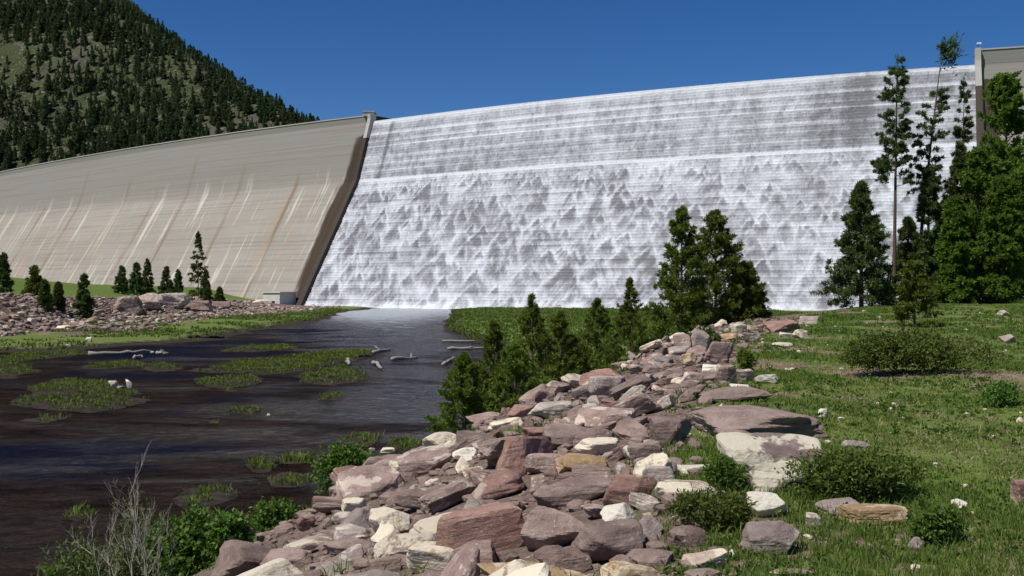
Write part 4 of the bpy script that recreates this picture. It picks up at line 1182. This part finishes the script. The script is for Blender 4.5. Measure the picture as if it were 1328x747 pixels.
RIV = [(148, 498, 15, 9, 'white', 'larger white stone in the river behind the round islet'), (168, 498, 10, 13, 'white', 'upright white stone in the river behind the round islet'),
       (157, 502, 10, 5, 'grey', 'low grey stone between the two white river stones'),
       (211, 505, 7, 5, 'white', 'tiny white stone alone in the dark river'), (103, 609, 14, 5, 'tan', 'flat tan stone in the shallow near river'), (45, 614, 10, 5, 'grey', 'pale stone near the picture edge in the shallow river'),
       (346, 548, 10, 4, 'white', 'white stone just breaking the water in the middle river'), (348, 537, 6, 5, 'white', 'tiny pale stone behind the middle river stone'),
       (502, 584, 20, 9, 'cream', 'pale rounded stone at the water edge near the smallest pine'), (371, 662, 14, 8, 'cream', 'cream stone in the water near the small green bush'),
       (231, 617, 14, 10, 'purple', 'dark wet rock standing in the near river'), (351, 433, 8, 4, 'red', 'reddish stone by the far mud shore'),
       (482, 582, 10, 6, 'purple', 'dark stone beside the pale rounded one at the water edge'), (88, 448, 8, 4, 'cream', 'pale stone on the far grass strip'), (116, 441, 8, 6, 'white', 'white stump like stone on the far grass strip')]
for q in RIV: hero(*q[:6], depth=.8, sink=.3, name='river_stone')

# ------------------------------------------------------------------ driftwood
def log(px0, py0, px1, py1, r, mat, label, seed, lift=.5, branch=0):
    a = ground_px(px0, py0); b = ground_px(px1, py1)
    a.z = max(a.z, 0) + r * lift; b.z = max(b.z, 0) + r * lift
    rng = np.random.default_rng(seed)
    root = a.copy(); n = 9; pts = []; rs = []
    for i in range(n):
        t = i / (n - 1); p = a.lerp(b, t) - root
        p += Vector((rng.normal(0, r * .25), rng.normal(0, r * .25), rng.normal(0, r * .22))); pts.append(p); rs.append(.72 * r * (1.1 - .5 * t) * rng.uniform(.8, 1.15))
    mb = MB(); mb.tube(pts, rs, 9)
    for k in range(branch):
        i = rng.integers(1, n - 1); p = pts[i]; d = Vector((rng.normal(0, 1), rng.normal(0, 1), abs(rng.normal(0, .9)) + .3)).normalized()
        mb.tube([p, p + d * r * 1.8, p + d * r * 2.8], [r * .5, r * .35, r * .15], 6)
    o = obj('driftwood_log', mb.mesh('driftwood_log', True), M[mat], None, root)
    tag(o, label, 'log')
log(114, 461, 196, 458, .24, 'deadwood', 'long straight white log lying along the far shore of the river', 1)
log(196, 458.5, 217, 460, .2, 'deadwood', 'short pale log piece at the thin end of the long white log', 2, branch=2)
log(184, 464, 172, 466, .22, 'deadwood', 'small pale log floating before the long white log', 3)
log(245, 439, 291, 439, .34, 'wetlog', 'dark wet log at the end of the far grass strip', 4)
log(163, 411, 176, 410.5, .45, 'deadwood', 'short white log below the far bank outcrop', 14)
log(485, 458, 506, 454, .22, 'deadwood', 'pale log pointing off the long grass islet', 5, branch=1)
log(462, 464, 486, 462, .16, 'wetlog', 'thin brown log lying at the tip of the long grass islet', 6, branch=1)
log(508, 467, 541, 464, .2, 'deadwood', 'knobbly white log lying in the open dark river', 7, branch=1)
log(486, 471, 495, 479, .2, 'deadwood', 'short fat pale log pointing at the viewer in the dark river', 8)
log(575, 473, 592, 465, .16, 'deadwood', 'thin slanting pale log near the smallest riverside pine', 9, branch=1)
log(581, 453, 632, 452, .17, 'deadwood', 'long pale log along the meadow shore', 10, branch=1)
log(574, 443, 618, 443, .13, 'deadwood', 'thin straight pole lying along the meadow shore beyond the long pale log', 11)
log(451, 468, 453, 474, .2, 'deadwood', 'stubby pale stump at the edge of the grass islet', 12)
log(240, 404, 232, 407, .3, 'deadwood', 'small pale stick log on the far gravel bar', 13)
log(345, 686, 384, 672, .05, 'deadwood', 'thin bleached branch by the small green bush at the water edge', 15, lift=2.5)

# ------------------------------------------------------------------ grass
def blades(x, y, z, h, w, rng, lean=.45, tint=None, per=6, rad_=.05):
    n = len(x)
    ci = np.repeat(np.arange(n), per); m = len(ci)
    a = rng.uniform(0, 6.28, m)
    P = np.stack([x[ci] + np.cos(a) * rad_[ci] * rng.uniform(0, 1, m), y[ci] + np.sin(a) * rad_[ci] * rng.uniform(0, 1, m), z[ci] - .01], -1)
    b = rng.uniform(0, 6.28, m)
    side = np.stack([np.cos(b), np.sin(b), 0 * b], -1) * (w[ci] / 2)[:, None]
    hh = h[ci] * rng.uniform(.5, 1.25, m)
    ln = np.stack([np.cos(a), np.sin(a), 0 * a], -1) * (lean * hh * rng.uniform(.2, 1.5, m))[:, None]
    mid = P + ln * .35 + np.array([0, 0, 1]) * (hh * .6)[:, None]; tip = P + ln + np.array([0, 0, 1]) * hh[:, None]
    V = np.stack([P - side, P + side, mid + side * .7, tip, mid - side * .7], 1).reshape(-1, 3)
    i = np.arange(m)[:, None] * 5
    Fc = np.concatenate([i + np.array([[0, 1, 2, 4]]), i + np.array([[4, 2, 3, 3]])], 0)
    q = i + np.array([[0, 1, 2, 4]]); t3 = i + np.array([[4, 2, 3]])
    # quads only: tip as a thin quad
    T = np.repeat(np.clip(tint[ci] + rng.normal(0, .12, m), 0, 1), 5)
    return V, q, t3, T
def blade_mesh(name, *a, **k):
    V, q, t3, T = blades(*a, **k)
    tri = np.concatenate([q[:, [0, 1, 2]], q[:, [0, 2, 3]], t3], 0)
    return mesh_np(name, V, tri, dict(tint=T))
def build_grass():
    rng = np.random.default_rng(55)
    N = 90000
    y = 3.2 * (86 / 3.2) ** (rng.uniform(0, 1, N) ** .92)
    E = np.interp(y, Ey, Ex)
    x = E - .35 + (np.maximum(y * .62 - E, 0) + 3.5) * rng.uniform(0, 1, N)
    z, a = height(x, y)
    gn = fbm(x * .45, y * .45, oct=4, seed=31); g2 = fbm(x * 1.7, y * 1.7, oct=3, seed=33)
    dens = np.clip(.99 - .82 * sstep(.52, .68, gn) - .45 * sstep(.55, .75, g2) - .35 * sstep(1.2, 0, x - E) - .3 * (y < 8.5) * (x < 4.5), .08, 1)
    k = rng.uniform(0, 1, N) < dens
    x, y, z, gn, g2 = x[k], y[k], z[k], gn[k], g2[k]
    h = (.026 + .042 * sstep(.60, .36, gn)) * rng.uniform(.6, 1.5, len(x)) * (1 + y * .006)
    w = np.clip(.0042 + y * .00062, .005, .05)
    rr = .035 + y * .0028
    tint = .25 + .5 * g2 + .35 * (rng.uniform(0, 1, len(x)) < .12)
    me = blade_mesh('grass', x, y, z, h, w, rng, tint=tint, rad_=rr, per=6)
    tag(obj('grass', me, M['grassblade']), 'short patchy green grass covering the terrace beside the rock bank', 'grass', kind='stuff')
    # tufts between the stones and along the water side of the bank
    N = 4200
    y = 5 * (48 / 5) ** rng.uniform(0, 1, N); S = np.interp(y, Sy, Sx); E = np.interp(y, Ey, Ex)
    side = rng.uniform(0, 1, N) < .62
    x = np.where(side, S - .5 - rng.uniform(0, 1, N) ** .8 * 6.5, S + (E - S) * rng.uniform(.05, 1, N))
    z, a = height(x, y)
    cl = fbm(x * .8, y * .8, oct=3, seed=35)
    k = (z > .05) & (cl > np.where(side, .42, .62))
    x, y, z = x[k], y[k], z[k]
    h = rng.uniform(.06, .19, len(x)); w = .006 + y * .0008
    me = blade_mesh('bank_grass', x, y, z, h, w, rng, tint=rng.uniform(.1, .8, len(x)), rad_=.08 + y * .002, per=10, lean=.6)
    tag(obj('bank_grass', me, M['grassblade']), 'long grass tufts between the stones and down the water side of the bank', 'grass', kind='stuff')
    # river islets
    xs, ys = [], []
    for q in ISLETS:
        lo, hi = q.min(0), q.max(0); n = int(np.clip((hi[0] - lo[0]) * (hi[1] - lo[1]) * 9, 160, 9000))
        P = rng.uniform(lo - .3, hi + .3, (n, 2)); xs.append(P[:, 0]); ys.append(P[:, 1])
    x, y = np.concatenate(xs), np.concatenate(ys); z, a = height(x, y)
    k = (a['si'] > rng.uniform(-.35, .7, len(x))) & (fbm(x * .7, y * .7, oct=3, seed=39) > .36)
    x, y, z, si = x[k], y[k], np.maximum(z[k], 0), a['si'][k]
    h = rng.uniform(.06, .22, len(x)) * (.6 + .8 * fbm(x * .6, y * .6, oct=2, seed=36)); w = .012 + y * .0010
    me = blade_mesh('river_grass', x, y, z, h, w, rng, tint=.2 + .7 * fbm(x * .5, y * .5, oct=3, seed=37) * rng.uniform(.6, 1.2, len(x)), rad_=.12 + y * .002, per=8, lean=.6)
    tag(obj('river_grass', me, M['grassblade']), 'green marsh grass growing on the low islets of the river', 'grass', kind='stuff')
    # low meadows
    N = 30000
    x = rng.uniform(-85, 60, N); y = rng.uniform(70, 290, N); z, a = height(x, y)
    k = (((a['sr'] > .6) & (x > -24)) | ((a['sl'] > 1.5) & (a['sm'] < -1.5) & (fbm(x * .1, y * .1, oct=3, seed=38) > .42))) & (np.abs(x / y) < .55) & (a['zb'] < a['z0'])
    x, y, z = x[k], y[k], z[k]
    me = blade_mesh('meadow_grass', x, y, z, rng.uniform(.15, .4, len(x)), .08 + y * .0008, rng, tint=rng.uniform(.1, .7, len(x)), rad_=.5 + 0 * y, per=5, lean=.6)
    tag(obj('meadow_grass', me, M['grassblade']), 'flat marsh meadow of grass between the river and the foot of the falling water', 'grass', kind='stuff')
build_grass()
def build_weeds():
    rng = np.random.default_rng(66)
    N = 7000
    y = 3.4 * (60 / 3.4) ** rng.uniform(0, 1, N); E = np.interp(y, Ey, Ex)
    x = E - .1 + (np.maximum(y * .62 - E, 0) + 3) * rng.uniform(0, 1, N)
    cl = fbm(x * .7, y * .7, oct=3, seed=51)
    k = cl > .47; x, y = x[k], y[k]; z = height(x, y)[0]
    n = len(x); per = 14; ci = np.repeat(np.arange(n), per); m = n * per
    sz = (.05 + .10 * rng.uniform(0, 1, n) ** 2) * (1 + y * .01)
    P = np.stack([x, y, z], -1)[ci] + unit(rng.normal(size=(m, 3))) * (sz[ci] * rng.uniform(.1, 1, m))[:, None] * np.array([1, 1, .7]); P[:, 2] = np.maximum(P[:, 2], z[ci] + .005)
    V, Fc, T = cards(P, unit(rng.normal(size=(m, 3)) + np.array([0, 0, .7])), .03 + y[ci] * .0016, .016 + y[ci] * .0010, rng.uniform(.1, .9, n)[ci] + rng.normal(0, .1, m), rng)
    tag(obj('weeds', mesh_np('weeds', V, Fc, dict(tint=T)), M['leaf']), 'small leafy weeds scattered through the terrace grass', 'weeds', kind='stuff')
    N = 16000                                              # dry straw lying in the bare patches
    y = 3.4 * (50 / 3.4) ** rng.uniform(0, 1, N); E = np.interp(y, Ey, Ex); x = E - .2 + (np.maximum(y * .62 - E, 0) + 3) * rng.uniform(0, 1, N)
    k = fbm(x * .45, y * .45, oct=4, seed=31) > .49; x, y = x[k], y[k]; z = height(x, y)[0]
    me = blade_mesh('straw', x, y, z, .03 + .04 * rng.uniform(0, 1, len(x)), .004 + y * .0006, rng, tint=rng.uniform(0, 1, len(x)), rad_=.05 + y * .003, per=4, lean=1.6)
    M['straw'] = foliage_mat('dry_straw', (.20, .16, .08), (.42, .36, .20), .25)
    tag(obj('straw', me, M['straw']), 'dry straw lying in the bare patches of the terrace grass', 'straw', kind='stuff')
build_weeds()

# ------------------------------------------------------------------ light, sky, camera
SUN_EL, SUN_AZ = 58.0, 233.0          # azimuth clockwise from +Y: behind the viewer, towards the left
sd = Vector((math.sin(rad(SUN_AZ)) * math.cos(rad(SUN_EL)), math.cos(rad(SUN_AZ)) * math.cos(rad(SUN_EL)), math.sin(rad(SUN_EL))))
L = bpy.data.lights.new('sun', 'SUN'); L.energy = 4.9; L.angle = rad(.5); L.color = (1, .95, .87)
lo = bpy.data.objects.new('sun', L); COL.objects.link(lo); lo.rotation_euler = (-sd).to_track_quat('-Z', 'Y').to_euler(); lo.location = (0, 0, 200)
W = bpy.data.worlds.new('World'); scene.world = W; W.use_nodes = True
nt = W.node_tree; nt.nodes.clear()
sky = nt.nodes.new('ShaderNodeTexSky'); sky.sky_type = 'NISHITA'; sky.sun_disc = False
sky.sun_elevation = rad(SUN_EL); sky.sun_rotation = rad(SUN_AZ); sky.altitude = 2500; sky.air_density = 1.0; sky.dust_density = .1; sky.ozone_density = 4.0
bg = nt.nodes.new('ShaderNodeBackground'); bg.inputs[1].default_value = .10
ow = nt.nodes.new('ShaderNodeOutputWorld')
hs = nt.nodes.new('ShaderNodeHueSaturation'); hs.inputs['Saturation'].default_value = 1.30; hs.inputs['Value'].default_value = .78; hs.inputs['Hue'].default_value = .509
nt.links.new(sky.outputs[0], hs.inputs['Color']); nt.links.new(hs.outputs[0], bg.inputs[0]); nt.links.new(bg.outputs[0], ow.inputs[0])
cam = bpy.data.cameras.new('camera'); cam.sensor_width = 36; cam.lens = F / 1328 * 36; cam.clip_end = 6000; cam.clip_start = .05
cam.shift_y = -(CY - 373.5) / 1328 * -1
co = bpy.data.objects.new('camera', cam); COL.objects.link(co); co.location = (0, 0, CAMZ); co.rotation_euler = (rad(90), 0, 0)
scene.camera = co
scene.view_settings.view_transform = 'Standard'; scene.view_settings.look = 'None'; scene.view_settings.exposure = 0; scene.view_settings.gamma = 1; scene.view_settings.use_curve_mapping = False
scene.cycles.max_bounces = 6; scene.cycles.diffuse_bounces = 3; scene.cycles.glossy_bounces = 3; scene.cycles.transmission_bounces = 3
